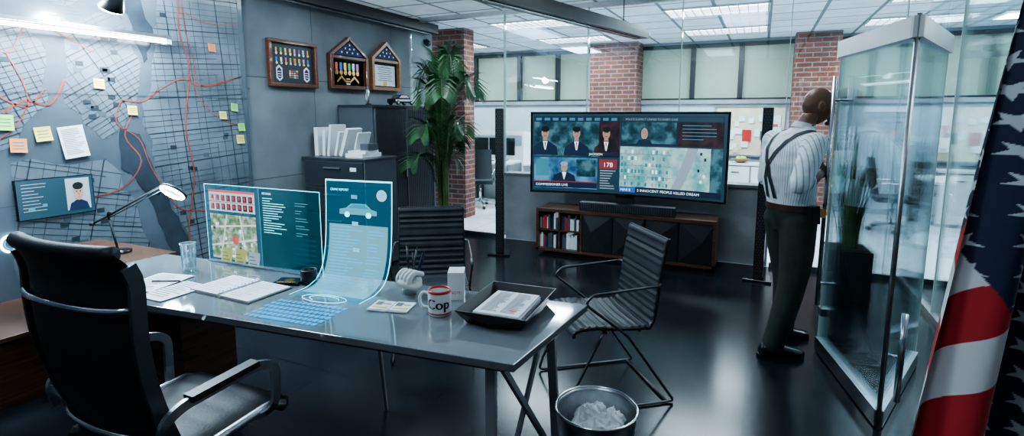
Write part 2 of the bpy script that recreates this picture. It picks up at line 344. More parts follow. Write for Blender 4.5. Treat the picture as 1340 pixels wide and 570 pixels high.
# ------------------------------------------------------------------ wall map
def clipline(poly,p,d):
    ts=[]; n=len(poly)
    for i in range(n):
        a=poly[i];c=poly[(i+1)%n]; ex,ey=c[0]-a[0],c[1]-a[1]; den=d[0]*ey-d[1]*ex
        if abs(den)<1e-9: continue
        t=((a[0]-p[0])*ey-(a[1]-p[1])*ex)/den; s_=((a[0]-p[0])*d[1]-(a[1]-p[1])*d[0])/den
        if 0<=s_<1: ts.append(t)
    ts.sort(); return [(ts[i],ts[i+1]) for i in range(0,len(ts)-1,2)]
b=B(); b.bb((-4.4,.4,.06),(-4.385,3.55,2.86),'mapb')
fm=lambda y,z,o:(-4.385+.0012*o,y,z)
def strip(p,q,w,m,o):
    dx,dy=q[0]-p[0],q[1]-p[1]; l=math.hypot(dx,dy)
    if l<1e-4: return
    nx,ny=-dy/l*w/2,dx/l*w/2
    b.add([fm(p[0]+nx,p[1]+ny,o),fm(q[0]+nx,q[1]+ny,o),fm(q[0]-nx,q[1]-ny,o),fm(p[0]-nx,p[1]-ny,o)],[(0,1,2,3)],m)
def rough(poly,amt=.03,n=5):
    out=[]
    for i in range(len(poly)):
        a,c=poly[i],poly[(i+1)%len(poly)]
        for k in range(n):
            t=k/n; out.append((a[0]+(c[0]-a[0])*t+(random.uniform(-amt,amt) if k else 0),a[1]+(c[1]-a[1])*t+(random.uniform(-amt,amt) if k else 0)))
    return out
dist=[([(2.78,2.82),(3.52,2.82),(3.52,.15),(2.98,.12),(2.86,.65),(2.70,1.02),(2.64,1.3),(2.60,1.6),(2.70,2.0),(2.76,2.3)],4,.045,.075),
 ([(2.12,2.25),(2.5,2.35),(2.62,2.0),(2.52,1.6),(2.3,1.42),(2.08,1.7)],32,.036,.06),
 ([(.6,2.3),(1.6,2.4),(1.98,2.1),(2.0,1.75),(1.75,1.4),(1.3,1.2),(.6,1.3)],20,.034,.055),
 ([(1.75,1.30),(2.3,1.28),(2.48,.95),(2.62,.35),(1.7,.2)],-14,.04,.07),
 ([(1.4,2.82),(2.0,2.82),(2.35,2.5),(2.15,2.35),(1.75,2.45)],-25,.036,.06)]
for poly,ang,s1,s2 in dist:
    poly=rough(poly); b.poly(fm,poly,'mapd',1)
    cx=sum(p[0] for p in poly)/len(poly); cy=sum(p[1] for p in poly)/len(poly)
    for a,sp in((math.radians(ang),s1),(math.radians(ang+90),s2)):
        d=(math.cos(a),math.sin(a)); n_=(-d[1],d[0])
        for k in range(-44,45):
            wv=.0085 if k%6==0 else .0038
            off=k*sp+random.uniform(-.1,.1)*sp
            for t0,t1 in clipline(poly,(cx+n_[0]*off,cy+n_[1]*off),d):
                segs=[(t0,t1)]
                if k%6:
                    segs=[]; t=t0
                    while t<t1:
                        l_=random.uniform(.12,.6); 
                        if random.random()<.78: segs.append((t,min(t1,t+l_)))
                        t+=l_
                for u0,u1 in segs: strip((cx+n_[0]*off+d[0]*u0,cy+n_[1]*off+d[1]*u0),(cx+n_[0]*off+d[0]*u1,cy+n_[1]*off+d[1]*u1),wv,'mapl',2)
    for _ in range(22):
        x=random.uniform(min(p[0] for p in poly)+.1,max(p[0] for p in poly)-.15); z=random.uniform(min(p[1] for p in poly)+.15,max(p[1] for p in poly)-.15)
        if any(t0<-.04 and t1>.04 for t0,t1 in clipline(poly,(x,z),(1,.001))): b.rect(fm,x-.025,z-.016,x+.025,z+.016,random.choice(['mapb','mapl']),3)
b.poly(fm,rough([(2.42,1.50),(2.56,1.46),(2.62,1.25),(2.70,1.0),(2.60,.92),(2.50,1.12),(2.40,1.2)],.012),'mapw',3)
b.poly(fm,rough([(2.05,2.82),(2.3,2.82),(2.62,2.55),(2.74,2.2),(2.64,2.0),(2.55,2.35),(2.35,2.45)],.015),'mapw',3)
b.poly(fm,rough([(2.60,.92),(2.70,1.0),(2.86,.6),(2.95,.15),(2.8,.15),(2.72,.5)],.012),'mapw',3)
def route(pts,w,m='mapr',o=4):
    P=cr([V((p[0],p[1],0)) for p in pts],5)
    for p,q in zip(P,P[1:]): strip((p.x,p.y),(q.x,q.y),w,m,o)
route([(2.98,2.8),(2.94,2.3),(3.0,2.0),(2.93,1.5),(2.97,1.1),(2.88,.6),(2.95,.2)],.012)
route([(3.02,2.8),(2.98,2.4),(3.04,2.1),(3.1,1.85),(3.5,1.95)],.007)
route([(3.5,1.95),(3.1,1.85),(2.93,1.9),(2.7,1.78)],.008)
route([(2.45,1.72),(2.6,1.71),(2.72,1.79)],.011)
route([(2.95,2.45),(3.2,2.38),(3.5,2.42)],.007)
route([(2.99,1.98),(3.1,1.7),(3.3,1.55),(3.5,1.5)],.006)
route([(.9,1.9),(1.5,2.1),(1.8,2.0),(1.95,2.2),(2.3,2.05)],.009)
route([(1.8,2.0),(1.88,1.7),(1.7,1.45),(1.3,1.35)],.008)
route([(2.55,1.66),(2.45,1.45),(2.55,1.25),(2.38,1.05),(2.0,1.0)],.010)
route([(1.74,1.62),(1.86,1.70),(2.0,1.68),(2.1,1.85)],.014)
route([(1.7,1.75),(1.86,1.66),(1.98,1.78)],.010)
route([(2.45,1.72),(2.40,1.55),(2.55,1.42),(2.62,1.2),(2.74,.95),(2.9,.8),(3.5,.75)],.008)
for z in (1.02,1.75): b.rect(fm,.4,z-.002,3.55,z+.002,'mapl',5)
for i in range(16): b.rect(fm,2.05,2.6-i*.022,2.05+random.uniform(.08,.2),2.606-i*.022,'mapl',5)
b.done('city_wall_map')
b=B(); fs=lambda u,v,o:(-4.365+.0012*o,1.75+.44*u,.92+.26*v)
b.bb((-4.386,1.745,.915),(-4.366,2.195,1.185),'blkg')
b.rect(fs,0,0,1,1,'scrd',1); b.rect(fs,.62,.1,.95,.95,'greyE',2)
b.poly(fs,[(.64,.1),(.93,.1),(.90,.28),(.82,.36),(.75,.36),(.67,.28)],'scrn',3); b.poly(fs,[(.755,.36),(.815,.36),(.80,.46),(.77,.46)],'skinE',3); b.ell(fs,.785,.56,.068,.21,'skinE',4); b.ell(fs,.785,.74,.075,.10,'blk',5)
b.ell(fs,.76,.59,.011,.018,'blk',6,8); b.ell(fs,.812,.59,.011,.018,'blk',6,8); b.rect(fs,.768,.43,.802,.442,'scrr',6); b.rect(fs,.783,.49,.790,.56,'red',6)
for i in range(9): b.rect(fs,.06,.88-i*.085,.06+random.uniform(.15,.32),.895-i*.085,'greyE',2)
for r in((.12,.62,.2,.30),(.3,.62,.36,.36)): b.rect(fs,*[r[0],r[3]-.08,r[2],r[3]],'scrt',3)
b.done('wall_portrait_screen')
b=B(); P=[(-4.378,1.70+.055*math.cos(a*pi/10),.78+.055*math.sin(a*pi/10)) for a in range(15)]
b.tube(P,.006,'lampr',6); b.tube([(-4.378,1.70+.035*math.cos(a*pi/10),.78+.035*math.sin(a*pi/10)) for a in range(20)],.003,'scrt',6,closed=True); b.done('round_wall_indicator')
def sticky(y,z,m,s=.075,rot=0):
    b=B(); R=Matrix.Rotation(rot,3,'X')
    def f(u,v): 
        p=R@V((0,(u-.5)*s,(v-.5)*s)); return (-4.380+.010*(1-v)**2+p.x,y+p.y,z+p.z)
    b.grid(f,1,5,m)
    for k in range(3):
        b.grid(lambda u,v,k=k:V(f(.15+.7*u*random.uniform(.99,1),.75-.22*k-.05*v))+V((.0015,0,0)),1,1,'ink',False)
    b.done('sticky_note')
for y,z,m,s in((2.31,1.83,'yel',.07),(2.52,1.64,'yel',.07),(1.74,1.56,'grn',.1),(1.80,1.41,'ora',.09),(1.94,1.48,'yel',.095),(3.22,2.18,'ora',.07),(3.28,1.60,'yel',.07),(3.40,1.67,'grn',.07),(3.46,1.49,'grn',.07),(3.44,1.38,'yel',.08)):
    sticky(y,z,m,s,random.uniform(-.12,.12))
b=B(); R=Matrix.Rotation(.12,3,'X')
fp=lambda u,v,o:tuple(V((-4.378+.0015*o+.012*(1-v)**2,2.11,1.42))+R@V((0,(u-.5)*.155,(v-.5)*.22)))
b.rect(fp,0,0,1,1,'paper',0,1,6)
for i in range(15): b.rect(fp,.1,.9-i*.055,.1+random.uniform(.5,.8),.915-i*.055,'ink',1)
b.done('pinned_document')
# ------------------------------------------------------------------ award frames
def fw(y0,z0,w,h,x=-4.40): return lambda u,v,o:(x+.0015*o,y0+w*u,z0+h*v)
def frame_rect(b,y0,z0,w,h,m,t=.035,d=.05):
    for a,c in(((y0,z0),(y0+w,z0+t)),((y0,z0+h-t),(y0+w,z0+h)),((y0,z0+t),(y0+t,z0+h-t)),((y0+w-t,z0+t),(y0+w,z0+h-t))): b.bb((-4.398,a[0],a[1]),(-4.40+d,c[0],c[1]),m)
RC=[(.5,.05,.05),(.05,.12,.45),(.75,.6,.15),(.08,.35,.12),(.7,.7,.7),(.45,.2,.5),(.8,.35,.08)]
RM=[em('ribbon_%d'%i,c,.08) for i,c in enumerate(RC)]
b=B(); frame_rect(b,3.80,1.88,.62,.46,'wood2'); b.bb((-4.398,3.83,1.91),(-4.385,4.39,2.31),'cabd')
f=fw(3.835,1.915,.55,.39,-4.383)
for r in range(2):
    for i in range(8):
        u=.13+i*.105; v=.80-r*.24
        b.rect(f,u-.022,v-.01,u+.022,v+.09,RM[(i*3+r)%7],1); b.rect(f,u-.008,v-.01,u+.008,v+.09,RM[(i+2+r)%7],2); b.ell(f,u,v-.05,.026,.038,'gold' if (i+r)%2 else 'alu',3,10)
for i in range(4):
    for r in range(4): b.rect(f,.40+i*.055,.14+r*.055,.445+i*.055,.175+r*.055,RM[(i+r*2)%7],2)
for u in(.18,.82):
    b.poly(f,[(u-.07,.38),(u,.46),(u+.07,.38),(u+.07,.12),(u,.05),(u-.07,.12)],'white',1); b.poly(f,[(u-.045,.34),(u,.40),(u+.045,.34),(u+.045,.15),(u,.1),(u-.045,.15)],'blue',2)
    for k in range(3): b.rect(f,u-.04,.16+k*.06,u+.04,.18+k*.06,'white',3)
b.done('medal_shadow_box',bevel=.004)
def flagcase(y0,w,zb,zs,za,m,inner):
    b=B(); ym=y0+w/2
    out=[(y0,zb),(y0+w,zb),(y0+w,zs),(ym,za),(y0,zs)]; cx,cz=ym,(zb+za)/2
    ins=[(cx+(y-cx)*.86,cz+(z-cz)*.86) for y,z in out]
    for i in range(5):
        a,c=out[i],out[(i+1)%5]; d,e=ins[(i+1)%5],ins[i]
        b.prism([a,c,d,e],.06,m,lambda y,z,h:(-4.398+h,y,z))
    b.prism(ins,.012,'cabd',lambda y,z,h:(-4.398+h,y,z))
    b.bb((-4.398,y0+.01,zs-.045),(-4.345,y0+w-.01,zs-.012),m)
    tri=[(y0+.07,zs-.005),(y0+w-.07,zs-.005),(ym,za-.055)]
    b.prism(tri,.045,'blue',lambda y,z,h:(-4.39+h,y,z))
    for (dy,dz) in((-.13,.03),(-.045,.03),(.045,.03),(.13,.03),(-.07,.075),(.07,.075),(0,.07),(0,.115)):
        P=[(ym+dy+(.016 if k%2==0 else .007)*math.sin(k*pi/5),zs+dz+(.016 if k%2==0 else .007)*math.cos(k*pi/5)) for k in range(10)]
        b.add([(-4.343,y,z) for y,z in P],[list(range(10))],'white')
    f=fw(y0+.05,zb+.04,w-.10,zs-zb-.10,-4.386)
    if inner=='medals':
        b.rect(f,0,0,1,1,'blk',0)
        for i in range(6): b.rect(f,.12+i*.13,.62,.2+i*.13,.92,RM[i%7],1); b.ell(f,.16+i*.13,.52,.05,.1,'gold',2,10)
        for u in(.3,.7):
            b.poly(f,[(u-.14,.1),(u-.14,.2),(u,.42),(u+.14,.2),(u+.14,.1),(u,.3)],'gold',2)
        for i in range(3): b.rect(f,.44,.05+i*.1,.56,.1+i*.1,RM[(i+4)%7],2)
    else:
        b.rect(f,0,0,1,1,'pap2',0); b.rect(f,.06,.06,.94,.94,'paper',1)
        for i in range(7): b.rect(f,.2+.03*(i%3),.82-i*.09,.8-.03*(i%2),.85-i*.09,'ink',2)
        b.ell(f,.5,.16,.08,.1,'gold',3); b.text(f,'CERTIFICATE',.5,.86,.09,'ink',3,sx=.6,align='CENTER')
    b.done('flag_display_case',bevel=.003)
flagcase(4.60,.63,1.89,2.27,2.48,'wood2','medals')
flagcase(5.30,.57,1.90,2.29,2.50,'oak','cert')
b=B(); b.ball((-4.35,6.52,2.59),.045,'blkg'); b.tube([(-4.398,6.52,2.62),(-4.35,6.52,2.62)],.03,'blk',16); b.done('dome_camera')
# ------------------------------------------------------------------ cabinets
b=B(); b.bb((-4.38,4.73,0.03),(-3.90,5.94,1.70),'cab'); b.bb((-4.38,4.72,1.68),(-3.88,5.95,1.71),'cabd')
for k in range(2):
    y0=4.77+k*.575
    for i in range(21):
        y=y0+.02+i*.0256; b.bb((-3.905,y,.08),(-3.893,y+.02,1.66),'cabd')
    b.bb((-3.905,y0-.012,.06),(-3.885,y0+.006,1.67),'cab')
b.bb((-3.905,5.90,.06),(-3.885,5.94,1.67),'cab'); b.bb((-3.89,5.30,.85),(-3.872,5.315,1.05),'alu'); b.bb((-4.38,4.75,0),(-3.93,5.92,.03),'blk')
b.done('tambour_door_cabinet',bevel=.003)
b=B(); b.bb((-4.38,4.18,0.02),(-3.56,4.68,1.14),'cab'); b.bb((-4.39,4.165,1.14),(-3.55,4.69,1.165),'steel')
for i in range(4):
    z=.04+i*.275; b.bb((-4.36,4.165,z),(-3.58,4.185,z+.262),'cabd'); b.bb((-4.08,4.14,z+.19),(-3.86,4.165,z+.205),'alu'); b.bb((-3.74,4.16,z+.17),(-3.66,4.166,z+.21),'paper')
b.bb((-4.36,4.2,0),(-3.58,4.66,.02),'blk')
b.done('lateral_file_cabinet',bevel=.003)
b=B()
x=-4.32
for i,(t,h,m,tl) in enumerate([(.05,.30,'white',0),(.04,.27,'paper',.06),(.03,.33,'white',.14),(.03,.26,'paper',.24),(.04,.30,'white',.34)]):
    R=Matrix.Rotation(tl,3,'Y'); b.box((x+math.sin(tl)*h/2,4.42+.02*(i%2),1.168+h/2*math.cos(tl)+t/2*math.sin(tl)),(t,.22,h),m,R); x+=t+.03+.01*i
b.box((-3.76,4.40,1.187),(.22,.30,.04),'paper'); b.box((-3.76,4.40,1.222),(.2,.28,.03),'white',Matrix.Rotation(.2,3,'Z'))
b.box((-3.80,4.44,1.33),(.015,.2,.18),'white',Matrix.Rotation(.3,3,'Y')); b.box((-3.70,4.42,1.27),(.10,.16,.07),'cab')
b.done('binders')
b=B(); b.M=Matrix.Translation((-4.12,4.93,1.815))@Matrix.Rotation(-.7,4,'Z')
P=[((.088 if k%2==0 else .04)*math.sin(k*pi/5),(.088 if k%2==0 else .04)*math.cos(k*pi/5)) for k in range(10)]
b.prism(P,.012,'white',lambda x,z,h:(x,-h,z)); b.tube([(.09*math.cos(a*pi/16),-.006,.09*math.sin(a*pi/16)) for a in range(32)],.010,'alu',8,closed=True)
b.bb((-.05,-.02,-.105),(.05,.03,-.09),'blk'); b.done('sheriff_star_plaque')
b=B(); b.M=Matrix.Translation((-4.02,5.42,1.712))@Matrix.Rotation(math.radians(80),4,'Z')
prof=[(-.17,.03),(-.165,.075),(-.10,.085),(-.06,.125),(.04,.125),(.09,.085),(.165,.07),(.175,.03)]
b.prism(prof,.13,'blkg',lambda x,z,h:(x,h-.065,z)); b.prism([(-.09,.086),(-.055,.118),(.035,.118),(.075,.086)],.134,'greyE',lambda x,z,h:(x,h-.067,z))
b.bb((-.15,-.067,.045),(.16,.067,.07),'white')
for x in(-.11,.11):
    for y in(-.066,.066): b.tube([(x,y-.008,.03),(x,y+.008,.03)],.03,'blk',16); b.tube([(x,y-.01,.03),(x,y+.01,.03)],.015,'alu',12)
b.bb((-.02,-.045,.126),(.01,-.005,.138),'scrr'); b.bb((-.02,.005,.126),(.01,.045,.138),'scrb'); b.done('model_police_car',bevel=.004)
# ------------------------------------------------------------------ palm
def palm(name,loc,n,h,spread,seed):
    random.seed(seed); b=B()
    b.lathe([(0,.0),(.15,0),(.20,.36),(.21,.38),(.19,.38),(.18,.34),(0,.34)],'cabd',24)
    b.lathe([(0,.345),(.18,.345)],'soil',24)
    for i in range(n):
        a=2.4*i+random.uniform(-.3,.3); lvl=1.0 if i<n*.6 else random.uniform(.45,.75)
        sp=spread*random.uniform(.5,1.0); hh=h*lvl*random.uniform(.80,1.02) - sp*.25
        d=V((math.cos(a),math.sin(a),0)); r0=d*.04
        if d.x<-.2: sp*=.5 if lvl==1 else .3
        if d.y>0: sp*=.45
        P=cr([r0+V((0,0,.34)),d*.06+V((0,0,hh*.45)),d*(sp*.30)+V((0,0,hh*.86)),d*(sp*.72)+V((0,0,hh*1.0)),d*sp+V((0,0,hh*.90))],8)
        b.tube(P,[.008*(1-.8*k/len(P)) for k in range(len(P))],'leaf2',5)
        T,U=frames(P); k0=int(len(P)*.38)
        for k in range(k0*2,len(P)*2-1):
            kk=k/2; p=P[int(kk)].lerp(P[min(len(P)-1,int(kk)+1)],kk%1); t=T[int(kk)]; sd=t.cross(V((0,0,1))).normalized()
            fr=(kk-k0)/(len(P)-k0); ln=.26*math.sin(pi*(.15+.80*fr))+.05
            for s_ in(-1,1):
                o=(sd*s_*.75+t*.85+V((0,0,.22))).normalized(); e=p+o*ln+V((0,0,-ln*.22)); 
                if e.y>.50 or (e.x<-.34 and e.z<1.8): continue
                mid=p+o*ln*.45+V((0,0,.012)); wv=t.cross(o).cross(o).normalized()*.0085
                b.add([p,mid+wv,e,mid-wv],[(0,1,2,3)],'leaf')
    return b.done(name,loc)
palm('potted_palm',(-3.50,5.52,0),24,2.42,.66,3)
random.seed(5)
b=B(); 
b.prism([(-.17,-.17),(.17,-.17),(.17,.17),(-.17,.17)],.44,'cabd'); b.bb((-.15,-.15,.43),(.15,.15,.445),'soil')
for i in range(34):
    a=random.uniform(0,2*pi); r=random.uniform(.01,.09); p0=V((r*math.cos(a),r*math.sin(a),.44)); ln=random.uniform(.5,1.12); bend=random.uniform(.02,.16)
    d=V((math.cos(a),math.sin(a),0)); side=V((-d.y,d.x,0)); vs=[]
    for k in range(7):
        t=k/6; c=p0+V((0,0,ln*t))+d*bend*t*t*1.3; wv=.017*(1-t**3)+.001; vs+= [c-side*wv,c+side*wv]
    b.add(vs,[(2*k,2*k+1,2*k+3,2*k+2) for k in range(6)],'leaf2',True)
b.done('potted_grass_plant',(.73,5.45,0),.1)
# ------------------------------------------------------------------ TV, console, speakers
b=B()
def tvf(u,v,o,s=1): 
    x=-1.03+2.06*u; return (x,-.06+.13*(1-(2*u-1)**2)-.002*o,.02+.87*v)
def tvb(u,v): return V(tvf(u,v,0))+V((0,.045,0))
n=24
b.grid(lambda u,v:tvf(-.012+1.024*u,-.025+1.05*v,-1),n,1,'blkg',False); b.grid(lambda u,v:tvb(1.012-1.024*u,-.025+1.05*v),n,1,'blk',False)
for v0 in(-.025,1.025): b.grid(lambda u,v:V(tvf(-.012+1.024*u,v0,-1))+V((0,.046*v,0)),n,1,'alu',False)
for u0 in(-.012,1.012): b.grid(lambda u,v:V(tvf(u0,-.025+1.05*v,-1))+V((0,.046*u,0)),1,1,'alu',False)
rc=lambda u0,v0,u1,v1,m,o=1:b.rect(tvf,u0,v0,u1,v1,m,o,max(1,int((u1-u0)*24)),1)
rc(0,0,1,1,'scrd',1)
rc(.01,.46,.36,.97,'crowd',2); rc(.36,.46,.47,.97,'crowdr',2); rc(.01,.90,.47,.97,'scrn',3)
for i in range(10): rc(.02+i*.045,.915,.05+i*.045,.95,'scrt',4)
for u,m in((.07,'scrn'),(.24,'scrn'),(.40,'crowdr')):
    b.poly(tvf,[(u-.07,.47),(u-.062,.58),(u-.03,.63),(u-.012,.66),(u+.012,.66),(u+.03,.63),(u+.062,.58),(u+.07,.47)],m,4); b.poly(tvf,[(u-.012,.66),(u+.012,.66),(u+.010,.72),(u-.010,.72)],'skinE',5)
    b.ell(tvf,u,.755,.020,.072,'skinE',5); b.ell(tvf,u,.805,.022,.036,'blk',6); b.poly(tvf,[(u-.012,.65),(u+.012,.65),(u,.50)],'scrw',5); b.poly(tvf,[(u-.004,.64),(u+.004,.64),(u,.53)],'scrr',6)
    b.rect(tvf,u-.007,.715,u+.007,.720,'blk',7)
    for s_ in(-1,1): b.ell(tvf,u+s_*.007,.765,.003,.006,'blk',7,8)
rc(.30,.47,.47,.52,'scrn',7); b.text(tvf,'JACKSON',.31,.48,.04,'scrw',8,sx=.42)
rc(.01,.04,.355,.44,'studio',2); rc(.24,.20,.345,.42,'crowd',3); rc(.02,.20,.09,.42,'scrt',3)
b.poly(tvf,[(.11,.12),(.12,.21),(.155,.25),(.195,.25),(.23,.21),(.24,.12)],'scrn',4); b.poly(tvf,[(.163,.25),(.187,.25),(.175,.15)],'scrw',5); b.ell(tvf,.175,.315,.018,.062,'skinE',5); b.ell(tvf,.175,.36,.02,.03,'greyE',6)
rc(.01,.05,.355,.13,'scrn',5); rc(.01,.12,.355,.135,'scrr',6); b.text(tvf,'COMMISSIONER LIVE',.02,.07,.045,'scrw',6,sx=.42)
rc(.36,.04,.465,.44,'scrd',2); rc(.365,.31,.46,.43,'scrr',3); b.text(tvf,'178',.412,.335,.08,'scrw',4,sx=.45,align='CENTER')
for i in range(8): rc(.37,.28-i*.032,.37+random.uniform(.04,.085),.292-i*.032,'greyE',3)
rc(.475,.10,.985,.60,'scrl',2)
for k in range(3): rc(.475,.225+k*.14,.74,.232+k*.14,'scrt',3)
P=cr([V((.74,.10,0)),V((.77,.25,0)),V((.80,.45,0)),V((.82,.60,0))],6)
for p,q in zip(P,P[1:]): b.add([tvf(p.x,p.y,3),tvf(q.x,q.y,3),tvf(q.x+.05,q.y,3),tvf(p.x+.05,p.y,3)],[(0,1,2,3)],'greyE')
rc(.93,.10,.985,.60,'crowd',3)
for k in range(6):
    for i in range(14):
        if random.random()<.8:
            u=.482+i*.018; v=.115+k*.08; rc(u,v,u+.010,v+.045,random.choice(['scrw','scrw','greyE','greyE','scrt','scrt']),4)
for k in range(7): u=.88+random.uniform(-.02,.02); v=.13+k*.065; rc(u,v,u+.010,v+.035,random.choice(['scrw','scrn','greyE']),4)
rc(.475,.62,.985,.97,'scrn',2); rc(.48,.64,.76,.90,'crowd',3); rc(.77,.62,.985,.90,'crowdr',3); rc(.48,.91,.98,.96,'scrd',3); b.text(tvf,'POLICE SUSPECT LINKED TO EVERY CASE',.50,.922,.034,'greyE',4,sx=.42)
b.ell(tvf,.60,.76,.018,.07,'skinE',4); b.poly(tvf,[(.56,.64),(.57,.68),(.60,.70),(.63,.68),(.64,.64)],'scrn',4)
for i in range(5): rc(.79,.86-i*.04,.79+random.uniform(.1,.17),.868-i*.04,'scrt',4)
rc(.475,.03,.985,.10,'scrn',4); rc(.475,.03,.56,.10,'scrb',5); b.text(tvf,'MINI 8',.482,.045,.045,'scrw',6,sx=.42); b.text(tvf,'5 INNOCENT PEOPLE KILLED DREAM',.57,.045,.045,'scrw',6,sx=.42)
b.bb((-.35,.13,-.18),(.35,.22,-.165),'blk'); b.bb((-.1,.13,-.17),(.1,.17,.1),'blk')
b.done('curved_television',(-1.34,5.70,.72))
b=B()
X0,X1=-.98,.98; b.bb((X0,-.02,.50),(X1,.40,.535),'wood'); b.bb((X0,-.02,.04),(X0+.03,.40,.50),'wood'); b.bb((X1-.03,-.02,.04),(X1,.40,.50),'wood'); b.bb((X0,-.02,.04),(X1,.40,.07),'wood'); b.bb((X0+.03,.36,.07),(X1-.03,.39,.50),'blk')
b.bb((X0+.265,0,.07),(X0+.285,.36,.50),'wood'); b.bb((X0+.52,0,.07),(X0+.545,.36,.50),'wood'); b.bb((X0+.03,0,.275),(X0+.52,.36,.29),'wood')
for i in range(4):
    x0=X0+.55+i*.35; x1=x0+.34; zs=(.075,.495); ym=-.03; m=(x0+x1)/2 + (.06 if i%2 else -.06); mz=.30
    vs=[(x0,0,zs[0]),(x1,0,zs[0]),(x1,0,zs[1]),(x0,0,zs[1]),(m,ym,mz)]
    b.add(vs,[(0,1,4),(1,2,4),(2,3,4),(3,0,4)],'blk')
for x in(X0+.1,0,X1-.1):
    for y in(.05,.33): b.tube([(x-.012,y,.022),(x+.012,y,.022)],.022,'alu',14); b.bb((x-.006,y-.006,.02),(x+.006,y+.006,.045),'steel')
b.done('media_console',(-1.345,5.67,0))
b=B()
for (x0,z0) in((X0+.035,.072),(X0+.29,.072),(X0+.035,.292),(X0+.29,.292)):
    x=x0
    while x<x0+.19:
        t=random.uniform(.010,.03); h=random.uniform(.12,.185); m=random.choice(['white','paper','red','blue','cab','greyE','blk','cab']); b.bb((x,.03,z0),(x+t-.002,.25,z0+h),m); x+=t
b.done('books',(-1.345,5.67,0))
b=B(); b.bb((-.52,0,0),(.52,.11,.095),'blk'); 
for i in range(40): b.bb((-.5+i*.025,-.004,.01),(-.485+i*.025,0,.085),'steel')
b.done('soundbar',(-1.30,5.69,.536),bevel=.006)
def speaker(x,y,rz):
    b=B(); b.bb((-.045,-.04,.03),(.045,.04,1.67),'blk')
    for r in range(60):
        for c in range(3):
            xx=-.026+c*.026+(.013 if r%2 else 0)
            if xx<.035: b.add([(xx+.007*math.cos(a*pi/3),-.0412,.10+r*.026+.007*math.sin(a*pi/3)) for a in range(6)],[range(6)],'steel')
    b.prism([(-.13,-.10),(.13,-.10),(.10,.14),(-.10,.14)],.022,'blkg'); b.bb((-.03,-.03,.02),(.03,.03,.05),'blk')
    b.done('tower_speaker',(x,y,0),rz,bevel=.004)
speaker(-2.68,5.42,.25); speaker(.04,5.62,-.1)
# ------------------------------------------------------------------ desk
DA=math.atan2(.26,2.61)
b=B(); top=[(-3.35,1.34),(-.74,1.60),(-.68,2.28),(-3.33,2.03)]
b.prism(top,.03,'desk',lambda x,y,h:(x,y,.72+h))
ins=[(-3.3,1.40),(-.80,1.65),(-.74,2.22),(-3.28,1.98)]
b.prism(ins,.035,'deske',lambda x,y,h:(x,y,.685+h))
for a,c in(((-.87,1.68,.70),(-.85,1.64,0)),((-.83,2.19,.70),(-.80,2.22,0))): b.bar([a,c],.042,.022,'leg',up=(0,1,0))
b.bar([(-.86,1.72,.69),(-.80,2.20,.012)],.028,.018,'leg',up=(1,0,0)); b.bar([(-.84,2.15,.69),(-.86,1.70,.012)],.028,.018,'leg',up=(1,0,0))
b.bar([(-.87,1.66,.69),(-.83,2.19,.69)],.05,.03,'leg'); b.tube([(-1.80,2.14,.69),(-1.79,2.2,0)],.011,'leg'); b.bar([(-2.58,1.5,.69),(-.87,1.9,.69)],.05,.025,'leg')
desk=b.done('office_desk',bevel=.003)
b=B(); b.bb((-3.62,1.66,.0),(-2.66,1.97,.68),'wood'); b.bb((-4.20,1.72,.0),(-3.36,2.12,.74),'wood')
for z in(.22,.45): b.bb((-3.6,1.655,z),(-2.68,1.66,z+.008),'blk')
b.done('walnut_pedestal',bevel=.004)
b=B(); b.bb((-4.38,.0,.0),(-3.68,1.70,.385),'wood'); b.bb((-4.38,-.01,.385),(-3.66,1.71,.41),'wood')
for y in(.5,1.1): b.bb((-3.68,y,.03),(-3.676,y+.006,.38),'blk')
b.done('walnut_credenza',bevel=.004)
b=B(); f=lambda u,v,o:(-.44+.88*u,-.001*o,.0+.455*v)
b.rect(f,0,0,.5,1,'h1',0); b.rect(f,.5,0,1,1,'h5',0)
b.rect(f,.0,.992,1,1,'h3',1); b.rect(f,0,0,.004,1,'h3',1); b.rect(f,.996,0,1,1,'h3',1); b.rect(f,.497,0,.5,1,'h2',1)
b.rect(f,.04,.66,.46,.93,'hw',1); b.rect(f,.04,.90,.46,.93,'hr',2); b.rect(f,.04,.772,.46,.785,'hr',2)
for r in range(2):
    for i in range(8):
        u=.055+i*.05; v=.68+r*.110; b.rect(f,u,v,u+.036,v+.08,'scrn',2); b.ell(f,u+.018,v+.045,.010,.026,'hr',3,10)
b.rect(f,.04,.04,.46,.62,'hg',1)
fl=lambda x,y:f(x,y,2)
for a,c in(((.04,.20),(.46,.34)),((.12,.04),(.20,.62)),((.04,.44),(.46,.52)),((.36,.04),(.32,.62))):
    dx,dy=c[0]-a[0],c[1]-a[1]; l=math.hypot(dx,dy); nx,ny=-dy/l*.006,dx/l*.012
    b.add([fl(a[0]+nx,a[1]+ny),fl(c[0]+nx,c[1]+ny),fl(c[0]-nx,c[1]-ny),fl(a[0]-nx,a[1]-ny)],[(0,1,2,3)],'hw')
for i in range(20):
    u=random.uniform(.05,.42); v=random.uniform(.06,.56); b.rect(f,u,v,u+random.uniform(.012,.03),v+random.uniform(.02,.045),random.choice(['scrw','greyE','scrd']),3)
b.ell(f,.27,.30,.03,.06,'hr',4)
b.text(f,'RECORDS',.53,.92,.035,'h3',3,sx=.5)
for i in range(15):
    b.rect(f,.53,.87-i*.03,.53+random.uniform(.06,.2),.876-i*.03,'h3',2)
    if i%3: b.rect(f,.80,.87-i*.03,.80+random.uniform(.03,.12),.876-i*.03,'h2',2)
for i in range(6): b.rect(f,.78,.10+i*.06,.96,.13+i*.06,'h5',3)
b.bb((-.44,-.012,-.006),(.44,.012,.0),'alu')
b.done('holographic_monitor',(-2.51,2.062,.7575),DA*.2)
b=B()
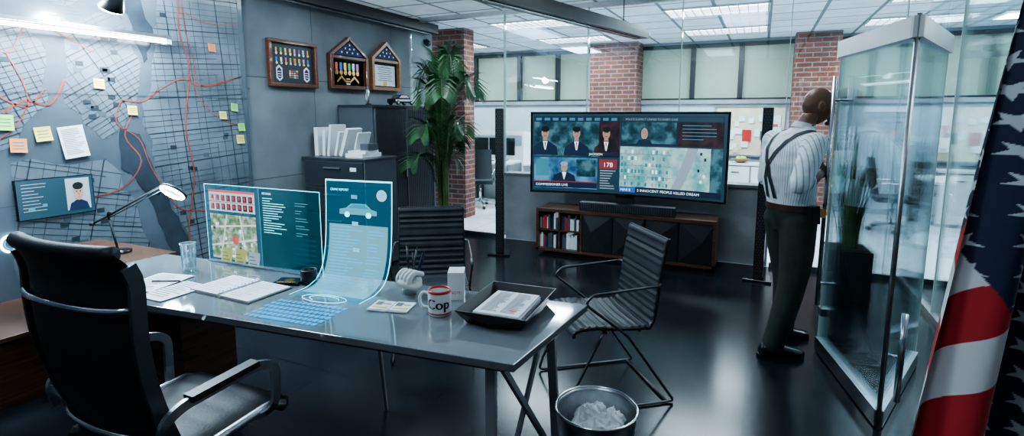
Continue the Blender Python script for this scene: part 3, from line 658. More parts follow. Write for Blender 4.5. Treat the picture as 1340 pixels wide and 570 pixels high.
prof=cr([(0,0,.53),(-.01,0,.35),(-.03,0,.17),(-.08,0,.05),(-.17,0,.006),(-.30,0,.004),(-.62,0,.004)],8)
lens=[0]
for p,q in zip(prof,prof[1:]): lens.append(lens[-1]+(q-p).length)
def hf(u,v,o):
    s_=(1-v)*lens[-1]; k=0
    while k<len(lens)-2 and lens[k+1]<s_: k+=1
    t=(s_-lens[k])/(lens[k+1]-lens[k]); p=prof[k].lerp(prof[k+1],t); tg=(prof[k+1]-prof[k]).normalized()
    n2=V((-abs(tg.z),0,abs(tg.x)))
    q=p+n2*.0012*o; return (-.2+.40*u,q.x,q.z)
hr=lambda u0,v0,u1,v1,m,o=1:b.rect(hf,u0,v0,u1,v1,m,o,1,max(1,int((v1-v0)*50)))
hr(0,.30,1,1,'h1',0); hr(0,.30,.012,1,'h3',1); hr(.988,.30,1,1,'h3',1); hr(0,.992,1,1,'h3',1)
hr(.04,.80,.96,.97,'h5',1); b.text(hf,'CRIME REPORT',.08,.945,.016,'h3',3,sx=2.6)
b.ell(hf,.85,.93,.075,.028,'hw',3); b.ell(hf,.85,.93,.05,.019,'hk',4)
b.poly(hf,[(.22,.83),(.22,.855),(.32,.862),(.4,.885),(.62,.885),(.7,.86),(.78,.852),(.78,.83)],'h2',3); b.ell(hf,.34,.83,.04,.014,'h3',4); b.ell(hf,.66,.83,.04,.014,'h3',4); b.poly(hf,[(.36,.862),(.42,.88),(.60,.88),(.66,.862)],'h5',4)
hr(.06,.36,.94,.78,'h4',1)
for i in range(26):
    v=.765-i*.0155; hr(.10,v,.10+random.uniform(.25,.5),v+.0045,'hk',2); 
    if i%4: hr(.65,v,.65+random.uniform(.08,.24),v+.0045,'hk',2)
for r_ in(.30,.2): b.tube([hf(.5+r_*math.cos(a*pi/16),.305+r_*.15*math.sin(a*pi/16),2) for a in range(32 if r_>.25 else 22)],.0012,'h3',5,closed=r_>.25)
for r in range(6):
    for i in range(14):
        u=.0+i*.068+(r%3)*.012; v=.035+r*.036
        if r==0 and 3<i<9: continue
        hr(u,v,min(1,u+.052),v+.024,'hk',2)
hr(.22,.035,.6,.059,'hk',2)
b.done('holographic_display',(-1.85,2.115,.7515),DA)
for i,x in enumerate((-2.80,-2.68,-2.57)):
    b=B(); b.grid(lambda u,v:(x+.085*u,2.030-.012*(1-v)**2-.003*i,.775+.075*v+(.006 if i==1 else 0)),1,4,'yel' if i<2 else 'white')
    for k in range(3): b.bb((x+.012,2.018-.003*i,.785+k*.02),(x+.07-.01*k,2.019-.003*i,.789+k*.02),'ink')
    b.done('sticky_note')
b=B(); b.lathe([(0,.0),(.034,0),(.040,.155),(.038,.155),(.032,.012),(0,.012)],'glass2',28); b.lathe([(.0405,.154),(.0405,.158),(.037,.158)],'gedge',28); b.lathe([(0,.013),(.031,.013)],'gedge',24); b.done('glass_tumbler',(-2.85,1.86,.7505))
def sheet(name,x,y,w,h,rz,lines=10,z=.751,n=3,m='paper'):
    b=B()
    for k in range(n): b.box((random.uniform(-.006,.006),random.uniform(-.006,.006),.0008+k*.0016),(w,h,.0012),m,Matrix.Rotation(random.uniform(-.05,.05),3,'Z'))
    zt=.0016*n+.0005
    for i in range(lines):
        yy=h*.42-i*h*.84/lines; l=random.uniform(.5,.85)*w; b.bb((-w*.42,yy,zt),(-w*.42+l,yy-h*.02,zt+.0004),'ink')
    b.done(name,(x,y,z),rz)
sheet('paper_sheets',-2.80,1.65,.21,.27,DA+.15,12); sheet('paper_sheets',-2.58,1.60,.18,.25,DA-.1,10)
b=B(); b.tube([(-.07,0,.012),(.07,0,.012)],.0045,'blk',8); b.tube([(.07,0,.012),(.083,0,.012)],[.004,.001],'alu',8); b.bb((-.07,-.002,.016),(-.03,.002,.019),'alu'); b.done('ballpoint_pen',(-2.74,1.66,.751),.5)
b=B(); b.box((-.11,0,.006),(.20,.24,.012),'paper'); b.box((.11,0,.005),(.20,.24,.010),'paper'); b.bb((-.22,-.13,-.0),(.22,.13,.0015),'blk')
for i in range(6):
    y=-.1+i*.04; b.tube([(.018*math.cos(a*pi/8),y,.010+.018*math.sin(a*pi/8)) for a in range(9)],.002,'chrome',6)
for i in range(11):
    for s_ in(-1,1): b.bb((s_*.11-.08,.10-i*.019,.0125),(s_*.11-.08+random.uniform(.08,.15),.0985-i*.019,.013),'ink')
b.done('ring_binder',(-2.31,1.755,.751),DA-.12)
b=B(); b.box((0,0,.007),(.13,.09,.014),'blkg'); b.ell(lambda u,v,o:(u,v,.0145),0,0,.025,.025,'gold'); b.bb((-.05,-.035,.0142),(.05,-.032,.0147),'gold'); b.box((0,.048,.006),(.12,.006,.012),'blk'); b.done('badge_wallet',(-2.17,1.935,.7515),.35,bevel=.003)
b=B(); b.lathe([(0,0),(.04,0),(.041,.003),(.041,.072),(.038,.075),(.034,.072),(.034,.01),(0,.01)],'blk',28); b.done('black_cup',(-2.075,1.975,.7505))
b=B(); b.box((-.048,0,.004),(.09,.12,.006),'paper',Matrix.Rotation(.03,3,'Y')); b.box((.048,0,.004),(.09,.12,.006),'paper')
b.bb((-.09,-.055,.0085),(.09,-.052,.009),'blue')
for s_ in(-1,1): b.bb((s_*.048-.035,.005,.008),(s_*.048-.005,.045,.0085),'ink'); b.bb((s_*.048+.0,.02,.008),(s_*.048+.035,.024,.0085),'blue'); b.bb((s_*.048-.035,-.03,.008),(s_*.048+.035,-.01,.0085),'yel')
b.done('id_card_holder',(-1.47,1.87,.751),DA+.15)
b=B(); r=.050;h=.112
b.lathe([(0,.0),(.045,0),(.0490,.004),(r,.012),(r,h-.012)],'white',40); b.lathe([(r,h-.012),(r+.0005,h-.008),(r,h),(r-.004,h),(r-.0045,h-.01)],'red',40); b.lathe([(r-.0045,h-.01),(r-.005,.012),(0,.01)],'white',40)
b.lathe([(0,.07),(.045,.07)],'soil',30)
b.lathe([(r+.0003,.010),(r+.0006,.016)],'red',40)
mf=lambda u,v,o:((r+.0006*o)*math.sin(u/r),-(r+.0006*o)*math.cos(u/r),v)
for q_ in(0,.001,-.001,.002,-.002): b.text(mf,'Cop',.006+q_,.036,.062,'blk',1+abs(q_)*100,align='CENTER')
b.tube(cr([(-r+.003,0,.09),(-r-.025,0,.093),(-r-.040,0,.064),(-r-.028,0,.03),(-r+.003,0,.026)],6),.007,'white',10)
b.done('coffee_mug',(-1.235,1.90,.7505),.3)
pl=pm('plaster_white',(.55,.57,.57),.6,var=.08)
b=B()
b.loft([((-.02,0,.0),(.035,0,0),(0,.03,0)),((-.02,0,.02),(.033,0,0),(0,.028,0)),((0,0,.03),(.045,0,0),(0,.035,0))],pl)
b.ball((0,0,.055),(.05,.036,.038),pl)
for i in range(4):
    x=-.034+i*.022; b.tube(cr([(x,.025,.085),(x,-.015,.098),(x,-.045,.080),(x,-.045,.055),(x,-.028,.045)],4),[.0125]*17,pl,10)
    b.ball((x,-.028,.045),.0122,pl); b.ball((x,.025,.085),.0125,pl)
b.tube(cr([(.045,.0,.05),(.048,-.03,.045),(.02,-.058,.055),(-.008,-.06,.062)],5),[.0155]*8+[.014]*8,pl,10); b.ball((-.008,-.06,.062),.014,pl)
for i,(x,dx,m) in enumerate([(-.02,-.03,'blk'),(0,.01,'steel'),(.018,.035,'blue'),(-.008,-.005,'blk'),(.01,.05,'blk')]):
    b.tube([(x,.0+.004*i,.08),(x+dx,.02,.20-.008*i)],.0042,m,8); b.tube([(x+dx,.02,.20-.008*i),(x+dx*1.06,.022,.212-.008*i)],[.004,.001],m,8)
b.v=[p*1.12 for p in b.v]
b.done('fist_pen_holder',(-1.50,2.07,.7505),-.2)
b=B(); b.box((0,0,.066),(.075,.10,.132),'white'); b.bb((-.0378,-.03,.045),(-.0374,.03,.09),'cab'); b.text(lambda u,v,o:(u,-.0503,v),'NOTE',.0,.03,.018,'red',1,align='CENTER'); b.done('white_box',(-1.28,2.12,.7505),.45,bevel=.003)
b=B(); W,D_,Hh=.30,.40,.062
o_=[(-W/2,-D_/2),(W/2,-D_/2),(W/2,D_/2),(-W/2,D_/2)]; i_=[(x*.80,y*.84) for x,y in o_]; t_=[(x*1.06,y*1.05) for x,y in o_]
b.prism(i_,.008,'blk')
for k in range(4):
    ia,ic=i_[k],i_[(k+1)%4]; ta,tc=t_[k],t_[(k+1)%4]
    mo=((ia[0]+ic[0])/2*1.30,(ia[1]+ic[1])/2*1.3)
    b.add([(*ia,0),(*ic,0),(*tc,Hh),(*ta,Hh),(*mo,.026)],[(0,1,4),(1,2,4),(2,3,4),(3,0,4)],'blkg')
    b.add([(*ia,.006),(*ic,.006),(tc[0]*.97,tc[1]*.97,Hh),(ta[0]*.97,ta[1]*.97,Hh)],[(3,2,1,0)],'blk')
    b.add([(*ta,Hh),(*tc,Hh),(tc[0]*.97,tc[1]*.97,Hh),(ta[0]*.97,ta[1]*.97,Hh)],[(0,1,2,3)],'blk')
b.done('document_tray',(-.97,2.04,.7505),DA-.03)
b=B()
for k in range(12): b.box((random.uniform(-.004,.004),random.uniform(-.004,.004),.0015+k*.0028),(.205,.285,.0022),'paper',Matrix.Rotation(random.uniform(-.03,.03),3,'Z'))
for i in range(24):
    for c in(0,1): b.bb((-.085+c*.09,.125-i*.0103,.0345),(-.085+c*.09+random.uniform(.05,.075),.1225-i*.0103,.0349),'ink')
b.bb((.04,-.09,.0349),(.07,-.06,.0353),'red'); b.done('document_stack',(-.97,2.04,.7595),DA-.03)
b=B(); b.lathe([(0,0),(.075,0),(.075,.012),(.02,.02),(0,.02)],'blkg',28)
b.tube([(0,0,.01),(-.06,.0,.22)],.007,'blk'); b.tube(cr([(-.06,0,.22),(-.05,0,.25),(-.02,0,.25)],4),.012,'blk')
b.tube([(-.20,-.02,.17),(-.05,0,.235),(.36,.06,.43)],.006,'blk'); b.tube([(-.20,-.02,.16),(-.20,-.02,.18)],.016,'blk',12); b.tube([(-.05,-.0,.22),(.36,.06,.405)],.003,'steel')
b.tube([(.36,.06,.43),(.42,.07,.42)],.010,'alu')
b.M=Matrix.Translation((.46,.07,.405))@Matrix.Rotation(-.75,4,'X')
b.lathe([(0,.02),(.055,.02),(.080,.008),(.080,-.004),(.05,-.004),(0,.0)],'steel',28)
b.tube([(.064*math.cos(a*pi/16),.064*math.sin(a*pi/16),-.008) for a in range(32)],.010,'lampr',8,closed=True)
b.done('desk_lamp',(-3.68,1.95,.742),.05)
l=bpy.data.lights.new('desk_lamp_bulb','POINT'); l.energy=12; l.color=(.50,.86,1); l.shadow_soft_size=.05; lo=bpy.data.objects.new('desk_lamp_bulb',l); SC.collection.objects.link(lo); lo.location=(-3.22,1.97,1.08)
# ------------------------------------------------------------------ executive chair
b=B()
def cb(u,v,side):
    z=.50+.71*v; y=-.02-.09*v-.05*math.sin(v*pi)+(-.05*max(0,(v-.82)/.18)**2)
    w=.285*(1-.10*(1-v)**2)
    if v>.93: w*=math.sqrt(max(0,1-((v-.93)/.07)**2*.18))
    crv=.035*u*u
    th=.028*(1-abs(u)**6)
    rib=.004*abs(math.sin(v*pi*9)) if side>0 else .0
    return (u*w,y+crv+side*(th)+side*rib+.0,z)
nu,nv=16,54
b.grid(lambda a,c:cb(a*2-1,c,1),nu,nv,'leather'); b.grid(lambda a,c:cb(1-a*2,c,-1),nu,nv,'leather')
for uu in(-1,1): b.grid(lambda a,c:V(cb(uu,c,1)).lerp(V(cb(uu,c,-1)),a),1,nv,'leather')
b.tube([cb(a/8-1,1,0) for a in range(17)],.026,'leather',10)
for s_ in(-1,1):
    P=[V(cb(s_*1.0,k/20,0))+V((s_*.008,-.004,0)) for k in range(0,20)]
    b.bar(P,.014,.045,'steel',up=(0,1,0))
    x=s_*.315
    b.bar(rnd([(s_*.28,-.06,.58),(x,-.06,.665),(x,.0,.69),(x,.29,.70),(x,.365,.665),(x,.36,.50),(s_*.22,.30,.44)],.055,6),.034,.016,'alu',up=(1,0,.01))
    b.bar([(x,.02,.704),(x,.28,.712)],.045,.022,'blk')
b.tube([V(cb(a/6-1,.76,-1))+V((0,-.016,0)) for a in range(13)],.010,'chrome',10)
b.tube([V(cb(a/6-1,.12,-1))+V((0,-.016,0)) for a in range(13)],.010,'chrome',10)
def st(u,v,s_): return ((u-.5)*.52,-.02+.46*v,.475+ s_*(.035*(1-abs(2*u-1)**6)) +.02*(v-.5) -.03*max(0,(v-.85)/.15)**2 + (.0015*abs(math.sin(v*pi*5)) if s_>0 else 0))
b.grid(lambda u,v:st(u,v,1),14,44,'leather'); b.grid(lambda u,v:st(1-u,v,-1),14,20,'leather')
for vv in(0,1): b.tube([st(k/10,vv,0) for k in range(11)],.03,'leather',10)
for uu in(0,1): b.tube([st(uu,k/10,0) for k in range(11)],.018,'alu',8)
b.lathe([(0,.12),(.035,.12),(.035,.28),(.022,.28),(.022,.42),(0,.42)],'chrome',18,(0,.22,0)); b.bb((-.12,.10,.41),(.12,.34,.44),'blk')
for k in range(5):
    a=k*2*pi/5+.3; d=V((math.cos(a),math.sin(a),0)); c=V((0,.22,0)); b.bar([c+V((0,0,.13)),c+d*.3+V((0,0,.075))],.04,.03,'alu')
    e=c+d*.3; sd=V((-d.y,d.x,0)); 
    for s2 in(-1,1): b.tube([e+sd*s2*.012+V((0,0,.027)),e+sd*s2*.03+V((0,0,.027))],.027,'blk',14)
    b.tube([e+V((0,0,.03)),e+V((0,0,.08))],.008,'steel')
b.done('executive_office_chair',(-1.95,1.00,0),.02)
# ------------------------------------------------------------------ guest chairs
def guest(loc,rz,name='ribbed_guest_chair'):
    b=B(); P=cr([(.25,.415,0),(.225,.445,0),(.12,.452,0),(-.05,.435,0),(-.17,.435,0),(-.215,.475,0),(-.235,.58,0),(-.255,.74,0),(-.285,.91,0),(-.292,.935,0)],10)
    n=len(P)-1; T,_=frames(P); W=.235
    cl=[0]
    for p,q in zip(P,P[1:]): cl.append(cl[-1]+(q-p).length)
    def sf(u,v,s_):
        k=min(n,max(0,int(round(v*n)))); p=P[k]; t=T[k]; nn=V((t.y,-t.x,0))
        off=.004+.014*abs(math.sin(pi*cl[k]/.042))**.6 if s_>0 else -.008
        q=p+nn*off
        edge=(2*u-1); return (edge*W*(1-.05*abs(v-.3)),q.x,q.y+.012*edge*edge*(1 if v<.45 else 0))
    b.grid(lambda u,v:sf(u,v,1),8,n,'shell',False); b.grid(lambda u,v:sf(1-u,v,-1),8,n,'shell')
    for uu in(0,1): b.grid(lambda a,v:V(sf(uu,v,1)).lerp(V(sf(uu,v,-1)),a),1,n,'shell'); b.tube([V(sf(uu,k/n,1)).lerp(V(sf(uu,k/n,-1)),.5) for k in range(n+1)],.011,'blk',8)
    for s_ in(-1,1):
        x=s_*.265
        b.tube(rnd([(s_*.20,-.25,.69),(x,-.24,.69),(x,.16,.665),(x,.20,.62),(x,-.05,.42),(x,-.34,.012),(x,-.30,.01),(x,.30,.01),(x,.27,.10),(x,.10,.44),(s_*.2,.06,.43)],.03,5),.0075,'steel',8)
    b.tube([(-.265,-.30,.01),(.265,-.30,.01)],.007,'steel',8); b.tube([(-.22,.06,.43),(.22,.06,.43)],.009,'steel',8); b.tube([(-.22,-.14,.425),(.22,-.14,.425)],.009,'steel',8)
    b.tube([(-.265,-.05,.42),(-.2,-.05,.42)],.006,'steel',8); b.tube([(.265,-.05,.42),(.2,-.05,.42)],.006,'steel',8)
    return b.done(name,loc,rz)
guest((-.80,2.95,0),math.radians(128)); guest((-2.02,3.02,0),math.radians(213))
# ------------------------------------------------------------------ waste basket
b=B(); b.lathe([(0,.005),(.125,.005),(.13,0),(.17,.39),(.172,.398),(.166,.398),(.16,.385),(.122,.012),(0,.012)],'alu',36); b.tube([(.170*math.cos(a*pi/18),.170*math.sin(a*pi/18),.398) for a in range(36)],.006,'chrome',8,closed=True)
b.done('waste_basket',(-.565,2.05,0))
b=B(); random.seed(11)
for k,(x,y,z,r) in enumerate([(-.05,.03,.31,.066),(.06,.04,.32,.062),(.02,-.06,.33,.064),(-.07,-.05,.29,.058),(.0,.0,.37,.052),(.08,-.03,.30,.058),(-.02,.08,.31,.054),(0,0,.17,.1)]):
    def fn(p,k=k): 
        q=p*2.3+V((k*7,0,0)); a=noise.noise(q)*.5+abs(noise.noise(q*2.1))*.7; return p*(.78+a*.5)
    n0=len(b.sm); b.ball((x,y,z),r,'paper',18,12,fn)
    for i in range(n0,len(b.sm)): b.sm[i]=False
b.done('crumpled_paper',(-.565,2.05,0))
# ------------------------------------------------------------------ glass door
A=V((.43,4.06,0)); Bp=V((.63,3.14,0)); C=V((.97,4.06,0))
e=empty('glass_door',tuple(Bp))
def leaf(P,Q,nm):
    b=B(); P=P-Bp; Q=Q-Bp; d=(Q-P).normalized(); n_=V((-d.y,d.x,0)); l=(Q-P).length
    def slab(t0,t1,z0,z1,th,m,off=0): 
        c=(P+d*(t0+t1)/2)+n_*off; R=Matrix.Rotation(math.atan2(d.y,d.x),3,'Z'); b.box((c.x,c.y,(z0+z1)/2),(t1-t0,th,z1-z0),m,R)
    slab(.0,l,.10,1.98,.012,'glass2'); slab(0,l,.01,.10,.040,'alu'); slab(-.01,l+.01,1.97,2.07,.05,'white')
    slab(0,.006,.10,1.97,.016,'gedge'); slab(l-.006,l,.10,1.97,.016,'gedge')
    return b,P,Q,d,n_,l
b,P,Q,d,n_,l=leaf(A,Bp,'leaf')
for s_ in(-1,1):
    c=P+d*.07+n_*s_*.05; b.tube([c+V((0,0,.35)),c+V((0,0,1.85))],.013,'chrome',12)
    for z in(.5,1.7): b.tube([P+d*.07+V((0,0,z)),c+V((0,0,z))],.009,'chrome',8)
c=P+d*.05; b.box((c.x,c.y,.30),(.07,.05,.05),'chrome',Matrix.Rotation(math.atan2(d.y,d.x),3,'Z'))
b.done('door_leaf',parent=e)
b,P,Q,d,n_,l=leaf(Bp,C,'leaf'); 
c=P+d*.12-n_*.05; b.tube([c+V((0,0,.12)),c+V((0,0,.6))],.016,'chrome',12); b.tube([c-n_*-.05+V((0,0,.36)),c+V((0,0,.36))],.01,'chrome',8)
b.done('side_leaf',parent=e)
b=B(); b.tube([(0,0,0),(0,0,2.08)],.012,'alu',12); b.done('pivot_post',parent=e)
# ------------------------------------------------------------------ US flag
fmat,nt,p=base('flag_cloth'); at=nt.nodes.new('ShaderNodeAttribute'); at.attribute_name='dye'; nt.links.new(at.outputs['Color'],p.inputs['Base Color']); p.inputs['Roughness'].default_value=.8; p.inputs['Sheen Weight'].default_value=.2
nu,nv=330,640; ZT,ZB=2.38,.42; XR=1.80; ph=math.radians(50)
vs=[];cols=[]
def star(dx,dy,R):
    r_=math.hypot(dx,dy)
    if r_>R: return False
    a=math.atan2(dx,dy)%(2*pi/5); a=min(a,2*pi/5-a)
    x0,y0=R,0; x1,y1=.39*R*math.cos(pi/5),.39*R*math.sin(pi/5); px,py=r_*math.cos(a),r_*math.sin(a)
    return (x1-x0)*(py-y0)-(y1-y0)*(px-x0)>=0
for j in range(nv+1):
    t=j/nv; z=ZB+(ZT-ZB)*t; XL=1.215+(z-.65)*.165 + (max(0,z-1.95)**2)*1.0
    XL=min(XL,XR-.05)
    for i in range(nu+1):
        s_=i/nu; X=XL+(XR-XL)*s_
        fold=.055*math.sin(s_*17+ z*1.1)+.025*math.sin(s_*31+2+z*2.3); fold*= .35+.65*min(1,(1-t)*1.6+.2)
        D=1.50+fold+.06*s_; X2=X+.022*math.cos(s_*17+z*1.1)
        vs.append((X2*.906-.4226*D,X2*.4226+.906*D,z+.02*math.sin(s_*9)*(1-t)))
        q=(XR-X)*1.25; bb=(ZT-z); fly=q*math.cos(ph)+bb*math.sin(ph); hp=-q*math.sin(ph)+bb*math.cos(ph)+.52
        if fly-1.3*(X-XL)<1.20 and hp<1.6:
            c=(.008,.014,.050,1)
            for par in(0,1):
                fx=(fly-par*.065)/.13; fy=(hp-par*.055)/.11; dx=(fx-round(fx))*.13; dy=(fy-round(fy))*.11
                if star((dx*math.cos(ph)-dy*math.sin(ph)),(dx*math.sin(ph)+dy*math.cos(ph)),.032): c=(.55,.58,.62,1)
        else:
            c=(.42,.014,.020,1) if int(math.floor(hp/.092))%2==0 else (.66,.67,.69,1)
        cols+=c
fs_=[(j*(nu+1)+i,j*(nu+1)+i+1,(j+1)*(nu+1)+i+1,(j+1)*(nu+1)+i) for j in range(nv) for i in range(nu)]
me=bpy.data.meshes.new('flag'); me.from_pydata(vs,[],fs_); me.materials.append(fmat); ca=me.color_attributes.new('dye','FLOAT_COLOR','POINT'); ca.data.foreach_set('color',cols)
me.polygons.foreach_set('use_smooth',[True]*len(fs_)); me.update()
fe=empty('american_flag',(0,0,0)); fo=bpy.data.objects.new('cloth',me); SC.collection.objects.link(fo); fo.parent=fe
b=B(); X,D=1.83,1.56; px_,py_=X*.906-.4226*D,X*.4226+.906*D
b.lathe([(0,0),(.16,0),(.16,.03),(.05,.07),(.03,.12),(0,.12)],'gold',28,(px_,py_,0)); b.tube([(px_,py_,.1),(px_,py_,2.5)],.016,'oak',12); b.ball((px_,py_,2.54),.045,'gold'); b.lathe([(.0,2.6),(.02,2.62),(0,2.72)],'gold',12,(px_,py_,0)); b.done('pole',parent=fe)
# ------------------------------------------------------------------ back office
def cube_desk(x,y,w=1.4,rz=0):
    b=B(); b.bb((-w/2,.3,0),(w/2,.34,1.28),'white'); b.bb((-w/2,-.35,0),(-w/2+.035,.34,1.28),'white'); b.bb((-w/2+.03,-.4,.71),(w/2,.3,.74),'white'); b.bb((w/2-.04,-.38,0),(w/2,.3,.71),'concl')
    b.bb((-w/2,.295,1.0),(w/2,.30,1.2),'glass2')
    b.bb((-w/2+.1,.0,.0),(-w/2+.5,.3,.6),'cab')
    for s_ in(-.25,.3):
        b.bb((s_-.26,.08,.84),(s_+.26,.11,1.16),'blkg'); b.bb((s_-.03,.1,.74),(s_+.03,.13,.9),'blk'); b.bb((s_-.1,.02,.74),(s_+.1,.18,.75),'blk')
    b.bb((-.2,-.2,.742),(.22,-.06,.755),'blk')
    b.done('cubicle_workstation',(x,y,0),rz)
for x in(-6.3,-4.7,-3.1): cube_desk(x,8.9)
cube_desk(-1.4,8.7); cube_desk(-7.2,7.4)
def swivel(x,y,rz):
    b=B()
    b.grid(lambda u,v:((u-.5)*.46,.0+.45*v,.48+.01*math.sin(v*pi)),4,6,'cabd'); b.bb((-.23,0,.42),(.23,.46,.475),'cabd')
    b.grid(lambda u,v:((u-.5)*.44,-.02-.08*v+.04*(2*u-1)**2,.52+.5*v),6,8,'cabd'); b.grid(lambda u,v:((.5-u)*.44,-.05-.08*v+.04*(2*u-1)**2,.52+.5*v),6,8,'cabd')
    for s_ in(-1,1): b.tube(rnd([(s_*.22,-.05,.6),(s_*.27,0,.68),(s_*.27,.28,.68),(s_*.25,.3,.46)],.04,4),.012,'chrome',8)
    b.tube([(0,.22,.1),(0,.22,.44)],.022,'chrome',12)
    for k in range(5):
        a=k*2*pi/5; d=V((math.cos(a),math.sin(a),0)); b.bar([(0,.22,.11),V((0,.22,.07))+d*.28],.035,.025,'chrome'); b.ball(V((0,.22,.03))+d*.28,.03,'blk',10,6)
    b.done('meeting_chair',(x,y,0),rz)
b=B(); b.bb((-1.1,-.45,.71),(1.1,.45,.74),'white')
for s_ in(-1,1): b.bb((s_*.8-.04,-.35,.02),(s_*.8+.04,.35,.71),'alu'); b.bb((s_*.8-.06,-.4,0),(s_*.8+.06,.4,.03),'alu')
b.done('meeting_table',(3.1,8.9,0))
for x in(2.3,3.0,3.7): swivel(x,7.80,0); swivel(x+.1,9.98,pi)
swivel(1.45,8.8,-pi/2); swivel(-4.3,7.9,.4); swivel(-1.2,7.7,-.3)
b=B(); b.bb((-.75,10.14,.9),(.32,10.18,1.72),'pap2'); 
for a,c in(((-.78,.87),(.35,.9)),((-.78,1.72),(.35,1.75))): b.bb((a[0],10.12,a[1]),(c[0],10.18,c[1]),'alu')
random.seed(4)
for i in range(26):
    x=random.uniform(-.72,.16); z=random.uniform(.92,1.5); w_=random.uniform(.07,.16); h_=random.uniform(.08,.2); b.bb((x,10.125-.0004*i,z),(x+w_,10.14,z+h_),random.choice(['paper','paper','pap2','yel','red','paper','cab']))
b.done('notice_board')
b=B(); b.bb((-1.05,9.4,0),(.3,9.75,.78),'concl'); b.bb((-1.07,9.38,.78),(.32,9.77,.81),'white'); 
for x in(-1.03,-.58,-.13): b.bb((x,9.385,.05),(x+.42,9.4,.76),'white'); b.bb((x+.15,9.375,.66),(x+.27,9.385,.675),'steel')
b.done('storage_sideboard')
b=B(); b.lathe([(0,0),(.06,0),(.14,.06),(.14,.07),(.055,.01),(0,.01)],'oak',24); 
for k in range(5): b.ball((.05*math.cos(k*1.3),.05*math.sin(k*1.3),.07),.035,random.choice(['red','ora','yel','grn']),12,8)
b.done('fruit_bowl',(-.3,9.55,.811))
# ------------------------------------------------------------------ detective
shirt,nt,p=base('striped_shirt'); N=nt.nodes; L=nt.links
tc=N.new('ShaderNodeTexCoord'); sp=N.new('ShaderNodeSeparateXYZ'); L.new(tc.outputs['Object'],sp.inputs[0])
a2=N.new('ShaderNodeMath'); a2.operation='ARCTAN2'; L.new(sp.outputs[1],a2.inputs[0]); L.new(sp.outputs[0],a2.inputs[1])
mu=N.new('ShaderNodeMath'); mu.operation='MULTIPLY'; mu.inputs[1].default_value=64; L.new(a2.outputs[0],mu.inputs[0])
si=N.new('ShaderNodeMath'); si.operation='SINE'; L.new(mu.outputs[0],si.inputs[0])
cr_=N.new('ShaderNodeValToRGB'); cr_.color_ramp.elements[0].position=.60; cr_.color_ramp.elements[1].position=.9; cr_.color_ramp.elements[0].color=(.80,.83,.86,1); cr_.color_ramp.elements[1].color=(.34,.40,.48,1); L.new(si.outputs[0],cr_.inputs[0]); L.new(cr_.outputs[0],p.inputs['Base Color']); p.inputs['Roughness'].default_value=.8
nz=N.new('ShaderNodeTexNoise'); nz.inputs['Scale'].default_value=9; L.new(tc.outputs['Object'],nz.inputs['Vector']); bm_=N.new('ShaderNodeBump'); bm_.inputs['Strength'].default_value=.6; bm_.inputs['Distance'].default_value=.04; L.new(nz.outputs['Fac'],bm_.inputs['Height']); L.new(bm_.outputs[0],p.inputs['Normal'])
skin=pm('dark_skin',(.15,.070,.042),.42,var=.15,scale=14,bump=.1,bscale=60)
trou=pm('dark_trousers',(.018,.025,.019),.8,var=.3,scale=12,bump=.5,bscale=11)
MR=math.radians(-56); man=empty('detective_man',(.16,4.0,0),MR)
def remeshed(bl,name,vox,smooth_it):
    ob=bl.done(name); md=ob.modifiers.new('r','REMESH'); md.mode='VOXEL'; md.voxel_size=vox; md.use_smooth_shade=True
    sm=ob.modifiers.new('s','SMOOTH'); sm.iterations=smooth_it; sm.factor=.6
    dg=bpy.context.evaluated_depsgraph_get(); me=bpy.data.meshes.new_from_object(ob.evaluated_get(dg)); bpy.data.objects.remove(ob)
    return me
def tb(b,pts,rs,m,n=5,seg=16):
    P=cr(pts,n); R=[]
    for i in range(len(rs)-1):
        for j in range(n): R.append(rs[i]+(rs[i+1]-rs[i])*j/n)
    R.append(rs[-1]); b.tube(P,R,m,seg); b.ball(P[0],rs[0],m); b.ball(P[-1],rs[-1],m)
b=B(); E=lambda y,z,rx,ry,x=0:((x,y,z),(rx,0,0),(0,ry,0))
b.loft([E(.05,.83,.12,.10),E(.05,.90,.165,.125),E(.05,.97,.178,.135),E(.045,1.03,.172,.135),E(.035,1.10,.182,.145),E(.015,1.20,.195,.152),E(.010,1.30,.208,.150),E(.02,1.38,.21,.138),E(.04,1.44,.20,.115),E(.065,1.485,.15,.09),E(.09,1.515,.085,.068),E(.12,1.56,.058,.060),E(.155,1.62,.055,.058)],'white')
SR,ER,WR=V((.205,.035,1.425)),V((.285,-.115,1.185)),V((.150,.120,1.235))
SL,EL,WL=V((-.205,.035,1.425)),V((-.27,.04,1.16)),V((-.215,.22,1.04))
tb(b,[SR,SR.lerp(ER,.5)+V((.015,-.01,0)),ER],[.078,.070,.062],'white'); tb(b,[ER,ER.lerp(WR,.30)],[.060,.052],'white'); tb(b,[ER,ER.lerp(WR,.5),WR],[.045,.042,.029],'white')
tb(b,[SL,SL.lerp(EL,.5),EL],[.078,.068,.060],'white'); tb(b,[EL,EL.lerp(WL,.30)],[.058,.050],'white'); tb(b,[EL,EL.lerp(WL,.5),WL],[.045,.042,.029],'white')
AR,AL=V((.15,-.12,.09)),V((-.09,.13,.09))
tb(b,[(.085,.05,.90),(.115,.03,.68),(.13,.0,.48),(.145,-.06,.28),AR],[.115,.105,.086,.078,.068],'white',6); tb(b,[(-.085,.05,.90),(-.09,.09,.68),(-.09,.12,.48),(-.09,.125,.28),AL],[.115,.105,.086,.078,.068],'white',6)
body=remeshed(b,'b',.011,4)
body.materials.clear()
for m_ in(shirt,trou,skin): body.materials.append(m_)
def segd(p,a,c):
    ab=c-a; t=max(0,min(1,(p-a).dot(ab)/ab.length_squared)); return (p-a-ab*t).length,t
